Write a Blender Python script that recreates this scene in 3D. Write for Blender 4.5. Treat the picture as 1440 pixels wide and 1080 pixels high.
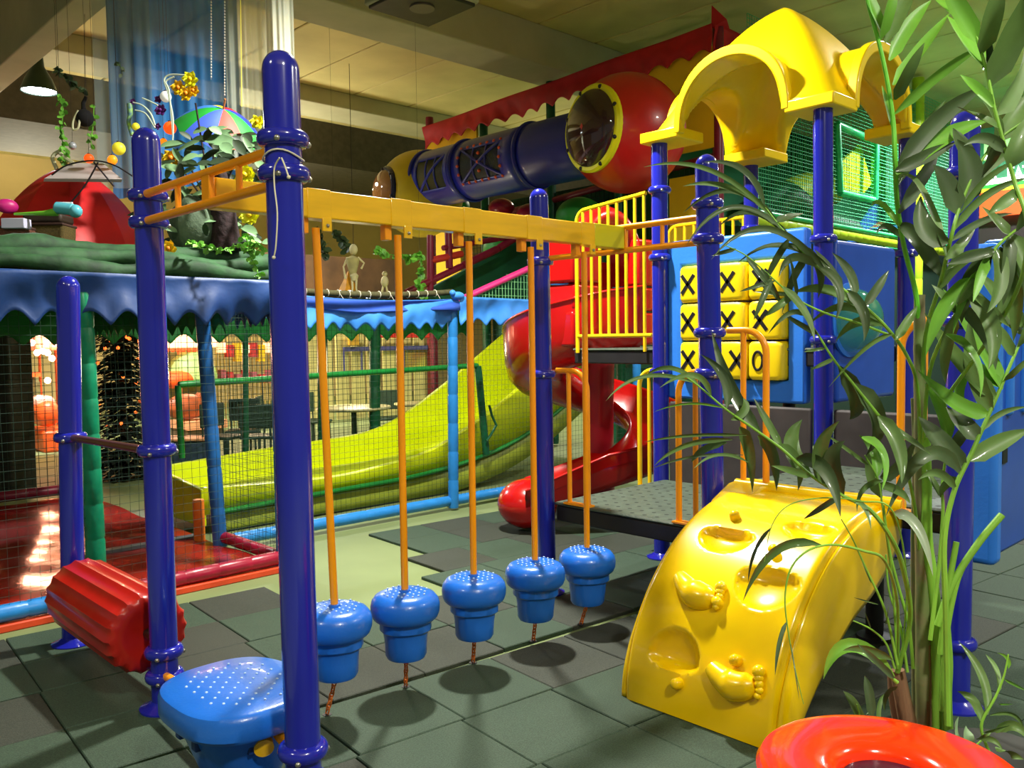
import bpy, math, random
from mathutils import Vector, Matrix
for o in list(bpy.data.objects): bpy.data.objects.remove(o)
SC = bpy.context.scene; COL = SC.collection
random.seed(7)
pi = math.pi
# ------------------------------------------------------------------ camera
FPX, PIT, ROL, YAW = 1214.0, 0.0521, -0.0141, 0.8093
CAM = Vector((-3.878, -2.5425, 1.6316))
FW = Vector((math.cos(YAW)*math.cos(PIT), math.sin(YAW)*math.cos(PIT), -math.sin(PIT)))
R0 = Vector((math.sin(YAW), -math.cos(YAW), 0)); U0 = R0.cross(FW)
RT = math.cos(ROL)*R0 + math.sin(ROL)*U0; UP = -math.sin(ROL)*R0 + math.cos(ROL)*U0
cd = bpy.data.cameras.new('camera'); cam = bpy.data.objects.new('camera', cd); COL.objects.link(cam)
cd.sensor_width = 36; cd.lens = 36*FPX/1440; cd.clip_end = 200; cd.clip_start = 0.05
mw = Matrix((RT, UP, -FW)).transposed().to_4x4(); mw.translation = CAM; cam.matrix_world = mw
SC.camera = cam
# measured sight lines of the photograph -> points in the room
def ray(x, y): return FW + RT*(x-720)/FPX - UP*(y-540)/FPX
def P(x, y, Z): return CAM + ray(x, y)*Z                       # at depth Z
def PL(x, y, a, v):                                           # on the plane axis a = v
    r = ray(x, y); return CAM + r*((v-CAM[a])/r[a])
# ------------------------------------------------------------------ world, exposure, lamps
W = bpy.data.worlds.new('world'); SC.world = W; W.use_nodes = True
W.node_tree.nodes['Background'].inputs[0].default_value = (0.86, 0.93, 0.80, 1)
W.node_tree.nodes['Background'].inputs[1].default_value = 0.17
SC.view_settings.view_transform = 'Standard'; SC.view_settings.look = 'None'
SC.view_settings.gamma = 1; SC.view_settings.use_curve_mapping = False
SC.view_settings.exposure = 0.25
def lamp(loc, energy, size=0.4, col=(1, .97, .86), spread=160, tgt=None, up=False):
    l = bpy.data.lights.new('hall_or_fill_light', 'AREA'); l.shape = 'DISK'; l.size = size; l.energy = energy
    l.color = col; l.spread = math.radians(spread)
    o = bpy.data.objects.new('hall_or_fill_light', l); COL.objects.link(o); o.location = loc
    if up: o.rotation_euler = (pi, 0, 0)
    if tgt is not None: o.rotation_euler = (Vector(tgt)-Vector(loc)).to_track_quat('-Z', 'Y').to_euler()
    return o
lamp((0, 1.9, 4.9), 350, .26)
lamp((-0.18, 10.78, 5.10), 420, .5, (.93, .97, 1))
lamp((10.49, 2.03, 5.50), 380, .4, (.93, .97, 1))
lamp((14.0, 2.9, 5.5), 300, .4, (.93, .97, 1))
lamp((-3.2, -4.6, 5.2), 290, .5)
lamp((-6.5, 0.4, 5.2), 80, .5)
lamp((2.6, -4.2, 5.2), 170, .4)
lamp((4.8, -0.6, 5.4), 190, .4)
for q in ((-5, -5, 3.6), (7, -5, 3.6), (12, 9, 3.8), (1, 16, 3.6), (3, 12.5, 3.4)): lamp(q, 130, 1.6, (1, .96, .74), up=True)  # unseen upward fill lights, added to brighten the ceiling
lamp((9.5, 8.5, 5.4), 300, .6, (1, .93, .75))
lamp((5.0, 14.0, 5.0), 420, .8, (1, .88, .62))
lamp((3.2, 9.6, 4.4), 140, .6, (1, .93, .75))
# ------------------------------------------------------------------ materials
MATS = {}
def mat(name, col, rough=.5, metal=0, coat=0, noise=0, nscale=8, bump=0, bscale=40, col2=None, emit=None, es=1, trans=0, alpha=None, ior=1.45, sss=0, stretch=None, spec=None):
    if name in MATS: return MATS[name]
    m = bpy.data.materials.new(name); m.use_nodes = True; nt = m.node_tree; b = nt.nodes['Principled BSDF']
    lin = lambda c: tuple(((v/255)/12.92 if v/255 <= .04045 else ((v/255+.055)/1.055)**2.4) for v in c)+(1,)
    c = lin(col); b.inputs['Base Color'].default_value = c
    b.inputs['Roughness'].default_value = rough; b.inputs['Metallic'].default_value = metal
    b.inputs['Coat Weight'].default_value = coat; b.inputs['Coat Roughness'].default_value = .06
    b.inputs['IOR'].default_value = ior
    if spec is not None: b.inputs['Specular IOR Level'].default_value = spec
    tc = nt.nodes.new('ShaderNodeTexCoord'); src = tc.outputs['Object']
    if stretch:
        mp = nt.nodes.new('ShaderNodeMapping'); mp.inputs['Scale'].default_value = stretch
        nt.links.new(src, mp.inputs[0]); src = mp.outputs[0]
    if noise or col2:
        n = nt.nodes.new('ShaderNodeTexNoise'); n.inputs['Scale'].default_value = nscale; n.inputs['Detail'].default_value = 5
        nt.links.new(src, n.inputs['Vector'])
        r = nt.nodes.new('ShaderNodeValToRGB'); r.color_ramp.elements[0].position = .35; r.color_ramp.elements[1].position = .68
        c2 = lin(col2) if col2 else tuple(min(1, v*(1+noise)) for v in c[:3])+(1,)
        c1 = c if col2 else tuple(v*(1-noise) for v in c[:3])+(1,)
        r.color_ramp.elements[0].color = c1; r.color_ramp.elements[1].color = c2
        nt.links.new(n.outputs['Fac'], r.inputs[0]); nt.links.new(r.outputs[0], b.inputs['Base Color'])
    if bump:
        n2 = nt.nodes.new('ShaderNodeTexNoise'); n2.inputs['Scale'].default_value = bscale; n2.inputs['Detail'].default_value = 3
        nt.links.new(src, n2.inputs['Vector'])
        bp = nt.nodes.new('ShaderNodeBump'); bp.inputs['Strength'].default_value = bump; bp.inputs['Distance'].default_value = .01
        nt.links.new(n2.outputs['Fac'], bp.inputs['Height']); nt.links.new(bp.outputs[0], b.inputs['Normal'])
    if emit: b.inputs['Emission Color'].default_value = lin(emit); b.inputs['Emission Strength'].default_value = es
    if trans: b.inputs['Transmission Weight'].default_value = trans
    if alpha is not None: b.inputs['Alpha'].default_value = alpha
    if sss: b.inputs['Subsurface Weight'].default_value = sss; b.inputs['Subsurface Scale'].default_value = .02
    MATS[name] = m; return m
BLUEPOST = mat('royal_blue_powder_coat', (28, 34, 158), .18, coat=.6, noise=.06, nscale=3)
ORANGE = mat('orange_powder_coat', (255, 158, 12), .3, coat=.3, noise=.05, nscale=5)
YEL = mat('yellow_powder_coat', (250, 205, 20), .28, coat=.3, noise=.05, nscale=5)
BEAMY = mat('golden_yellow_steel', (240, 186, 10), .32, coat=.4, noise=.08, nscale=4, stretch=(1, 1, 6))
STONE = mat('mid_blue_moulded_plastic', (30, 104, 206), .3, coat=.25, noise=.05, nscale=6, bump=.08, bscale=90)
PANELB = mat('bright_blue_moulded_plastic', (48, 122, 226), .38, noise=.05, nscale=3, bump=.1, bscale=60)
PANELD = mat('deep_blue_moulded_plastic', (34, 78, 178), .35, noise=.12, nscale=3)
TILEY = mat('yellow_game_cylinder', (245, 212, 14), .35, noise=.05, nscale=4)
BLACKP = mat('black_paint', (18, 16, 20), .5, noise=.1)
CLIMB = mat('climber_yellow_plastic', (255, 208, 0), .24, coat=.35, noise=.04, nscale=3, sss=.05)
ROOFY = mat('roof_yellow_plastic', (252, 214, 0), .34, coat=.15, noise=.05, nscale=3, sss=.05)
LOGR = mat('red_roller_plastic', (168, 24, 14), .35, coat=.2, noise=.1, nscale=5)
REDS = mat('red_slide_plastic', (182, 16, 14), .24, coat=.4, noise=.08, nscale=3)
REDB = mat('red_ball_plastic', (190, 22, 22), .35, coat=.2, noise=.08, nscale=3)
DECK = mat('dark_coated_deck', (72, 84, 72), .55, noise=.18, nscale=14, bump=.25, bscale=80)
DARKRIM = mat('black_deck_rim', (34, 32, 34), .5, noise=.15, nscale=9)
CHAINM = mat('orange_chain_steel', (214, 112, 40), .4, metal=.3, noise=.2, nscale=20)
STEEL = mat('zinc_steel', (170, 168, 160), .3, metal=.9, noise=.08)
FLOORM = mat('pale_green_screed', (116, 130, 84), .62, noise=.08, nscale=1.3, bump=.05, bscale=30)
TILEM = mat('green_rubber_tile', (50, 69, 53), .72, noise=.32, nscale=160, bump=.35, bscale=220)
TILEM2 = mat('grey_rubber_tile', (51, 56, 47), .72, noise=.32, nscale=160, bump=.35, bscale=220)
CEILM = mat('tan_ceiling_slab', (206, 192, 128), .8, noise=.1, nscale=1.2, bump=.1, bscale=20)
BEAMM = mat('grey_white_concrete_beam', (176, 172, 140), .75, noise=.1, nscale=1.5)
WALLM = mat('ochre_hall_wall', (222, 196, 136), .8, noise=.1, nscale=.8)
NETM = mat('dark_green_net_cord', (14, 46, 34), .8, noise=.2, nscale=9)
NETL = mat('green_net_cord', (70, 190, 130), .7, noise=.1)
NETW = mat('pale_net_cord', (120, 190, 130), .7, noise=.1)
PADB = mat('blue_vinyl_foam', (40, 128, 204), .35, noise=.08, nscale=12, bump=.3, bscale=14)
PADG = mat('green_vinyl_foam', (10, 128, 92), .32, noise=.2, nscale=12, bump=.3, bscale=14)
PADDG = mat('dark_green_vinyl_foam', (10, 84, 52), .4, noise=.2, nscale=9)
PADR = mat('crimson_vinyl_foam', (150, 20, 50), .32, noise=.15, nscale=12, bump=.3, bscale=14)
PADM = mat('maroon_vinyl_foam', (120, 22, 48), .38, noise=.15, nscale=8)
PINK = mat('pink_vinyl_foam', (224, 52, 130), .35, noise=.08)
MATR = mat('red_vinyl_mat', (158, 34, 26), .2, coat=.3, noise=.2, nscale=2.5, bump=.5, bscale=5)
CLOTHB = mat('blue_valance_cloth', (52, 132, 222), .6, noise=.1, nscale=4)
CLOTHL = mat('darker_blue_valance_cloth', (20, 60, 122), .5, noise=.2, nscale=4, bump=.4, bscale=9)  # left and corner valances, a darker blue than the right ones
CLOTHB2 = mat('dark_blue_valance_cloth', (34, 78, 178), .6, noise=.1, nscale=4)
CLOTHG = mat('green_valance_cloth', (20, 116, 52), .65, noise=.15, nscale=5)
CLOTHR = mat('red_valance_cloth', (186, 20, 34), .6, noise=.15, nscale=5)
SLIDEY = mat('lime_yellow_slide', (208, 222, 0), .35, coat=.2, noise=.05, nscale=2)
TUBEB = mat('navy_tube_plastic', (20, 34, 150), .35, coat=.2, noise=.2, nscale=2)
BALLY = mat('mustard_ball_plastic', (196, 172, 26), .4, noise=.1, nscale=3)
RIMY = mat('lemon_window_ring', (232, 232, 20), .35)
RIMD = mat('black_window_ring', (30, 34, 60), .25)
ACR = mat('smoked_acrylic_dome', (46, 38, 42), .05, coat=.8, noise=.2, nscale=3, alpha=.84)
ACR2 = mat('amber_acrylic_dome', (150, 96, 56), .06, trans=.5, coat=.6, noise=.1, alpha=.85)
ACRG = mat('green_acrylic_bubble', (70, 170, 120), .05, trans=.25, coat=.7, alpha=.7)
PALMG = mat('palm_leaf_green', (92, 122, 62), .5, noise=.25, nscale=6, coat=.15, sss=.1)
PALMD = mat('palm_leaf_dark_green', (72, 92, 56), .5, noise=.25, nscale=6, coat=.15, sss=.1)
PALML = mat('palm_leaf_fresh_green', (108, 164, 54), .45, noise=.2, nscale=6, coat=.1, sss=.1)
STEMG = mat('palm_stem_green', (126, 178, 60), .45, noise=.25, nscale=9, stretch=(1, 1, .3))
TRUNKG = mat('palm_cane_olive', (104, 122, 70), .55, noise=.3, nscale=10, col2=(120, 104, 80))
TRUNKB = mat('palm_sheath_brown', (126, 92, 66), .75, noise=.3, nscale=16, bump=.5, bscale=60, stretch=(1, 1, .2))
MIDRIB = mat('palm_midrib', (196, 214, 90), .5)
POTR = mat('glossy_scarlet_planter', (240, 50, 8), .16, coat=.5)
POTIN = mat('dark_planter_inside', (52, 12, 34), .3, noise=.1)
POTD = mat('dark_nursery_pot', (38, 40, 36), .6, noise=.2)
SOIL = mat('planter_soil', (58, 44, 32), .9, noise=.5, nscale=30, bump=.8, bscale=40)
# ------------------------------------------------------------------ mesh builder
class M:
    def __init__(s): s.v = []; s.f = []
    def add(s, v, f):
        n = len(s.v); s.v += [Vector(q) for q in v]; s.f += [tuple(i+n for i in g) for g in f]; return s
    def box(s, c, d, rot=None, taper=1):
        hx, hy, hz = d[0]/2, d[1]/2, d[2]/2
        vs = [Vector((x*hx*(taper if z > 0 else 1), y*hy*(taper if z > 0 else 1), z*hz)) for z in (-1, 1) for x, y in ((-1, -1), (1, -1), (1, 1), (-1, 1))]
        if rot is not None:
            R = rot if isinstance(rot, Matrix) else Matrix.Rotation(rot, 3, 'Z')
            vs = [R @ q for q in vs]
        vs = [q+Vector(c) for q in vs]
        return s.add(vs, [(3, 2, 1, 0), (4, 5, 6, 7), (0, 1, 5, 4), (1, 2, 6, 5), (2, 3, 7, 6), (3, 0, 4, 7)])
    def bx(s, x0, x1, y0, y1, z0, z1): return s.box(((x0+x1)/2, (y0+y1)/2, (z0+z1)/2), (abs(x1-x0), abs(y1-y0), abs(z1-z0)))
    def tube(s, pts, r, n=12, closed=False, cap=True, flat=None, up0=None):
        pts = [Vector(p) for p in pts]; k = len(pts); rs = r if isinstance(r, (list, tuple)) else [r]*k
        vs = []; up = None
        for i, p in enumerate(pts):
            a = pts[(i-1) % k] if (i > 0 or closed) else p; b = pts[(i+1) % k] if (i < k-1 or closed) else p
            t = (b-a).normalized()
            if up is None:
                up = Vector(up0) if up0 is not None else (Vector((0, 0, 1)) if abs(t.z) < .9 else Vector((1, 0, 0)))
            sd = t.cross(up).normalized(); up = sd.cross(t).normalized()
            for j in range(n):
                q = 2*pi*j/n; vs.append(p + (sd*math.cos(q) + up*math.sin(q)*(flat or 1))*rs[i])
        fs = []
        m = k if closed else k-1
        for i in range(m):
            for j in range(n):
                a = i*n+j; b = i*n+(j+1) % n; c = ((i+1) % k)*n+(j+1) % n; d = ((i+1) % k)*n+j
                fs.append((a, b, c, d))
        if cap and not closed: fs += [tuple(range(n))[::-1], tuple((k-1)*n+j for j in range(n))]
        return s.add(vs, fs)
    def lathe(s, prof, c=(0, 0, 0), n=32, axis=(0, 0, 1), cap=True, bumpf=None):
        q = Vector((0, 0, 1)).rotation_difference(Vector(axis)) if axis != (0, 0, 1) else None
        vs = []; C = Vector(c)
        for i, (r, z) in enumerate(prof):
            for j in range(n):
                a = 2*pi*j/n; rr = r*(bumpf(a, i) if bumpf else 1)
                v = Vector((rr*math.cos(a), rr*math.sin(a), z))
                if q: v = q @ v
                vs.append(C+v)
        fs = []
        for i in range(len(prof)-1):
            for j in range(n):
                fs.append((i*n+j, i*n+(j+1) % n, (i+1)*n+(j+1) % n, (i+1)*n+j))
        if prof[0] == prof[-1]: cap = False
        if cap and prof[0][0] > 1e-4: fs.append(tuple(range(n))[::-1])
        if cap and prof[-1][0] > 1e-4: fs.append(tuple((len(prof)-1)*n+j for j in range(n)))
        return s.add(vs, fs)
    def sph(s, c, r, n=16, m=10, sc=(1, 1, 1)):
        c = Vector(c); vs = [c+Vector((0, 0, -r*sc[2]))]; fs = []
        for i in range(1, m):
            t = -pi/2+pi*i/m
            for j in range(n):
                a = 2*pi*j/n; vs.append(c+Vector((r*sc[0]*math.cos(t)*math.cos(a), r*sc[1]*math.cos(t)*math.sin(a), r*sc[2]*math.sin(t))))
        vs.append(c+Vector((0, 0, r*sc[2]))); L = len(vs)-1
        for j in range(n):
            fs.append((0, 1+(j+1) % n, 1+j)); fs.append((L, L-n+j, L-n+(j+1) % n))
        for i in range(m-2):
            for j in range(n):
                a = 1+i*n+j; b = 1+i*n+(j+1) % n; fs.append((a, b, b+n, a+n))
        return s.add(vs, fs)
    def prism(s, poly, ax, a0, a1):            # polygon in the two other axes, extruded along ax
        o = [i for i in range(3) if i != ax]; vs = []
        for a in (a0, a1):
            for p in poly:
                v = [0, 0, 0]; v[o[0]] = p[0]; v[o[1]] = p[1]; v[ax] = a; vs.append(v)
        k = len(poly); fs = [tuple(range(k))[::-1], tuple(range(k, 2*k))]
        fs += [(i, (i+1) % k, k+(i+1) % k, k+i) for i in range(k)]
        return s.add(vs, fs)
    def grid(s, fn, nu, nv, closeu=False):
        vs = [fn(i/nu, j/nv) for i in range(nu+(0 if closeu else 1)) for j in range(nv+1)]; fs = []
        for i in range(nu):
            for j in range(nv):
                i2 = (i+1) % nu if closeu else i+1
                fs.append((i*(nv+1)+j, i2*(nv+1)+j, i2*(nv+1)+j+1, i*(nv+1)+j+1))
        return s.add(vs, fs)
    def net(s, p0, du, dv, nu, nv, r=.0016, sag=.006):
        p0, du, dv = Vector(p0), Vector(du), Vector(dv); nn = du.cross(dv).normalized()
        def strand(a, b, side):
            k = 3; vs = []; d = (b-a)
            for i in range(k+1):
                c = a+d*i/k+side*(random.uniform(-sag, sag) if 0 < i < k else 0)
                vs += [c+side*r, c-side*r*.5+nn*r, c-side*r*.5-nn*r]
            fs = []
            for i in range(k):
                for j in range(3): fs.append((i*3+j, i*3+(j+1) % 3, i*3+3+(j+1) % 3, i*3+3+j))
            s.add(vs, fs)
        for i in range(nu+1): strand(p0+du*i/nu, p0+du*i/nu+dv, du.normalized())
        for j in range(nv+1): strand(p0+dv*j/nv, p0+dv*j/nv+du, dv.normalized())
        return s
def link(o): COL.objects.link(o); return o
def obj(name, mb, m, parent=None, smooth=True, bevel=0, solid=0, label=None, kind=None, sub=0, seg=2, both=False, ang=40):
    me = bpy.data.meshes.new(name); off = Vector((0, 0, 0))
    if parent is not None: off = Vector(parent.get('_org', (0, 0, 0)))
    else:
        lo = [min(v[i] for v in mb.v) for i in range(3)]; hi = [max(v[i] for v in mb.v) for i in range(3)]
        off = Vector(((lo[0]+hi[0])/2, (lo[1]+hi[1])/2, lo[2]))
    me.from_pydata([tuple(v-off) for v in mb.v], [], mb.f); me.update()
    me.materials.append(m)
    if smooth:
        me.shade_smooth(); me.set_sharp_from_angle(angle=math.radians(ang))
    o = link(bpy.data.objects.new(name, me))
    o['_org'] = tuple(off)
    if parent is not None: o.parent = parent
    else: o.location = off
    if bevel:
        b = o.modifiers.new('bevel', 'BEVEL'); b.width = bevel; b.segments = seg; b.limit_method = 'ANGLE'; b.angle_limit = math.radians(35)
        b.harden_normals = False
    if sub:
        b = o.modifiers.new('sub', 'SUBSURF'); b.levels = sub; b.render_levels = sub
    if solid:
        b = o.modifiers.new('solid', 'SOLIDIFY'); b.thickness = abs(solid); b.offset = 0 if both else (-1 if solid > 0 else 1)
    if label: o['label'] = label
    if kind: o['kind'] = kind
    return o
def thing(name, label, cat, loc=(0, 0, 0), group=None):
    o = link(bpy.data.objects.new(name, None)); o.location = loc; o['_org'] = tuple(loc)
    o['label'] = label; o['category'] = cat; o.empty_display_size = .1
    if group: o['group'] = group
    return o
def tag(o, label, cat, group=None):
    o['label'] = label; o['category'] = cat
    if group: o['group'] = group
    return o
def dup(t, d, label, group=None):               # a copy of a thing, its parts and their sub-parts, moved by d
    def cp(o, par):
        c = o.copy(); COL.objects.link(c); c.parent = par
        for ch in list(o.children): cp(ch, c)
        return c
    c = cp(t, None); c.location = Vector(t.location)+Vector(d); c['label'] = label
    if group: c['group'] = group
    return c
def arc(c, u, v, r, a0, a1, n=10):
    c, u, v = Vector(c), Vector(u), Vector(v)
    return [c+u*(r*math.cos(a0+(a1-a0)*i/n))+v*(r*math.sin(a0+(a1-a0)*i/n)) for i in range(n+1)]
def smoothpath(pts, k=6):
    pts = [Vector(p) for p in pts]; out = []
    for i in range(len(pts)-1):
        p0 = pts[max(0, i-1)]; p1 = pts[i]; p2 = pts[i+1]; p3 = pts[min(len(pts)-1, i+2)]
        for j in range(k):
            t = j/k
            out.append(.5*((2*p1)+(p2-p0)*t+(2*p0-5*p1+4*p2-p3)*t*t+(3*p1-p0-3*p2+p3)*t**3))
    out.append(pts[-1]); return out
# ------------------------------------------------------------------ the hall
def struct(name, mb, m, **k):
    o = obj(name, mb, m, **k)
    if k.get('parent') is None: o['kind'] = 'structure'
    return o
floor = struct('floor', M().bx(-14, 26, -9, 24, -.12, 0), FLOORM, smooth=False)
def rot2(x, y, piv, a):
    c, s = math.cos(a), math.sin(a); return (piv[0]+x*c-y*s, piv[1]+x*s+y*c)
def tile(x0, x1, y0, y1, piv, a, alt):
    g = .003; h = .022+random.uniform(-.002, .003); q = [(x0+g, y0+g), (x1-g, y0+g), (x1-g, y1-g), (x0+g, y1-g)]
    b = .004; t = [(x0+g+b, y0+g+b), (x1-g-b, y0+g+b), (x1-g-b, y1-g-b), (x0+g+b, y1-g-b)]
    v = [(*rot2(*p, piv, a), 0.0005) for p in q]+[(*rot2(*p, piv, a), h-b) for p in q]+[(*rot2(*p, piv, a), h) for p in t]
    f = [(8, 9, 10, 11)]+[(i, (i+1) % 4, 4+(i+1) % 4, 4+i) for i in range(4)]+[(4+i, 4+(i+1) % 4, 8+(i+1) % 4, 8+i) for i in range(4)]
    obj('rubber_tile', M().add(v, f), TILEM2 if alt else TILEM, floor, smooth=False)
pa, aa = (-1.93, .775), math.radians(-4.2); pb, ab = (-1.93, .745), math.radians(-5.4)
rows = [(0, [(-1.9, 6.0)]), (.5, [(-1.9, 6.0)]), (1.0, [(-1.9, .6), (1.5, 6.0)]), (1.45, [(-1.9, .6), (1.7, 6.0)]), (1.95, [(1.9, 6.0)]), (2.45, [(1.9, 6.0)])]
for r, (y0, spans) in enumerate(rows):
    y1 = rows[r+1][0] if r < 5 else 2.85
    for a, b in spans:
        n = max(1, round((b-a)/.5))
        for i in range(n):
            tile(a+(b-a)*i/n, a+(b-a)*(i+1)/n, y0, y1, pa, aa, random.random() < .35)
for j in range(8):
    for i in range(18):
        x0 = -1.6+.5*i+(.0 if j % 2 else .02)
        if j > 4 and i > 14: continue
        tile(x0, x0+.5, -.5*(j+1), -.5*j, pb, ab, random.random() < .35)
ceil = struct('ceiling', M().bx(-14, 26, -9, 24, 6.08, 6.3), CEILM, smooth=False)
for i in range(22):
    x = -10.71+1.2*i
    obj('ceiling_slab', M().bx(x+.015, x+1.185, -9, 24, 6.0, 6.075), CEILM, ceil, smooth=False, bevel=.012, seg=1)
struct('trim_1', M().bx(-14, 26, 6.0, 6.75, 5.45, 6.0), BEAMM, smooth=False, bevel=.02)
struct('trim_2', M().bx(-14, 26, 10.6, 11.5, 5.72, 6.0), BEAMM, smooth=False, bevel=.02)
struct('trim_3', M().bx(-14, 26, 12.6, 15.2, 5.15, 6.0), mat('dark_duct', (70, 64, 52), .7, noise=.2), smooth=False)
struct('trim_4', M().bx(-1.02, -.72, -9, 24, 4.98, 6.0), BEAMM, smooth=False, bevel=.015)
struct('trim_5', M().bx(-1.02, -.72, 11.6, 11.95, 0, 4.98), BEAMM, smooth=False, bevel=.015)
struct('wall_back', M().bx(-14, 26, 19.8, 20.1, 0, 6.3), WALLM, smooth=False)
struct('wall_right', M().bx(22, 22.3, -9, 20, 0, 6.3), WALLM, smooth=False)
# ------------------------------------------------------------------ posts
PP = {'P6': (-.013, -.023, -.065, -.007), 'P4': (0, 1.227, -.017, 1.242), 'P9': (.013, -1.207, .046, -1.206), 'P7': (1.221, -.01, 1.213, .004),
      'P5': (1.211, 1.231, 1.209, 1.234), 'P8': (2.441, -.004, 2.443, -.008), 'PB': (2.437, 1.225, 2.434, 1.231), 'P1': (-2.458, -.024, -2.467, -.012),
      'P2': (-2.414, 1.249, -2.411, 1.255), 'P0': (-2.439, 2.434, -2.386, 2.419)}
def pp(k, z):
    b = PP[k]; t = z/2.5; return Vector((b[0]+(b[2]-b[0])*t, b[1]+(b[3]-b[1])*t, z))
RP = .0585
def post(k, ztop, cols, label, dome=True):
    t = thing('play_post', label, 'post', pp(k, 0), 'royal blue posts of the play frame')
    prof = [(RP, 0.0)]+[(RP, z) for z in (.6, 1.2, 1.8)]
    if dome: prof += [(RP, ztop-.062)]+[(RP*math.cos(a), ztop-.062+.062*math.sin(a)) for a in [pi/2*i/7 for i in range(1, 7)]]+[(.0001, ztop)]
    else: prof += [(RP, ztop)]
    def sh(mb):
        for v in mb.v:
            o = pp(k, v.z)-pp(k, 0); v.x += pp(k, 0).x+o.x; v.y += pp(k, 0).y+o.y
        return mb
    obj('post_tube', sh(M().lathe(prof, n=32)), BLUEPOST, t)
    obj('base_flange', sh(M().lathe([(.11, 0.022), (.11, .03), (.075, .045), (RP, .06)], n=32)), BLUEPOST, t)
    for z in cols:
        pr = [(RP-.003, z-.028)]+[(RP+.004+.021*math.cos(a), z+.026*math.sin(a)) for a in [-pi/2+pi*i/8 for i in range(9)]]+[(RP-.003, z+.028)]
        c = obj('collar', sh(M().lathe(pr, n=32)), BLUEPOST, t)
        for q in ((-.055, -.062), (.075, -.028)): obj('bolt', sh(M().sph((q[0], q[1], z-.012), .010, 10, 6)), STEEL, c)
    return t
post('P1', 2.56, [2.28, 2.17, .28, .17], 'nearest tall blue post, a white cable tie round its collar')
post('P2', 2.56, [2.27, 2.155, 1.17, .275, .165], 'tall blue post behind the flat blue step, left of the nearest post')
post('P0', 2.0, [1.14], 'short blue post at far left beyond the red roller')
post('P4', 2.56, [2.11, 1.41], 'blue post right of the last stepping stone, before the red spiral slide')
post('P6', 2.56, [2.31, 2.13, 1.65, 1.44], 'domed blue post standing in front of the noughts and crosses panel')
post('P9', 2.56, [1.68, 2.3, .3], 'blue post behind the palm, right of the yellow climber')
post('P5', 3.04, [2.68, 2.2, 1.38], 'blue roof post at the left corner of the yellow canopy', False)
post('P7', 3.04, [2.22, 1.6], 'blue roof post at the front corner of the yellow canopy', False)
post('P8', 3.04, [2.2], 'blue roof post at the right corner of the canopy, behind palm leaves', False)
post('PB', 3.04, [2.5, 2.2], 'blue roof post at the rear corner of the canopy', False)
# cable tie on the nearest post
t = thing('cable_tie', 'white cord tied round the nearest blue post, its ends hanging', 'cord', pp('P1', 2.22))
mt = mat('white_cord', (222, 214, 190), .6)
c = pp('P1', 2.225)
ringp = [c+Vector((math.cos(a)*.064, math.sin(a)*.064, .012*math.sin(a*2))) for a in [2*pi*i/24 for i in range(24)]]
obj('loop', M().tube(ringp, .0028, 6, closed=True), mt, t)
def onp(px, py): return PL(px, py, 0, -2.535) + Vector((0, 0, 0))
for pts in ([(393, 222), (386, 236), (386, 262), (390, 300), (388, 345), (385, 362)], [(396, 222), (401, 234), (406, 249)]):
    q = smoothpath([onp(*p) for p in pts], 5)
    obj('tail', M().tube(q, .0026, 6), mt, t); 
    obj('knot', M().sph(q[-1], .006, 8, 6), mt, t)
# ------------------------------------------------------------------ ladder arms and overhead beam
def ladder(x, ya, yb, zu, zl, label, ys, wide=None):
    t = thing('ladder_arm', label, 'railing', (x, (ya+yb)/2, zl))
    for z in (zu, zl): obj('rail', M().tube([(x, ya, z), (x, yb, z)], .0175, 14), ORANGE, t)
    for y in ys: obj('rung', M().tube([(x, y, zl), (x, y, zu)], .012, 12), ORANGE, t)
    if wide: obj('rung_plate', M().bx(x-.012, x+.012, wide-.035, wide+.035, zl, zu), ORANGE, t, bevel=.005)
    return t
ys = [PL(px, 270, 0, -2.44).y for px in (250, 337)]
ladder(-2.44, 1.19, .04, 2.268, 2.155, 'orange ladder-like arm between the two nearest tall blue posts', ys, .60)
ladder(0, 1.17, .04, 2.255, 2.125, 'orange ladder-like arm at the far end of the overhead beam', [.95, .32], .60)
bm = thing('overhead_beam', 'long golden yellow overhead beam carrying the five orange rods', 'beam', (-1.2, .61, 2.13))
obj('beam_box', M().bx(-2.425, -.02, .575, .645, 2.137, 2.252), BEAMY, bm, bevel=.006)
obj('end_joint', M().bx(-.27, -.015, .57, .65, 2.132, 2.257), mat('yellow_green_joint', (206, 196, 6), .35, coat=.3), bm, bevel=.005)
RX = [PL(px, 320, 1, .61).x for px in (443, 558, 658, 745, 820)]
SX = [-1.935, -1.565, -1.15, -.725, -.315]
for x in RX:
    obj('sleeve', M().bx(x-.055, x+.055, .571, .649, 2.134, 2.255), BEAMY, bm, bevel=.003)
    tb = obj('bracket', M().bx(x+.012, x+.055, .568, .578, 2.085, 2.14), BEAMY, bm, bevel=.002)
    obj('bolt', M().sph((x+.034, .566, 2.108), .008, 10, 6), STEEL, tb)
    obj('bracket', M().bx(x-.07, x-.035, .60, .64, 2.075, 2.14), ORANGE, bm, bevel=.003)
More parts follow.
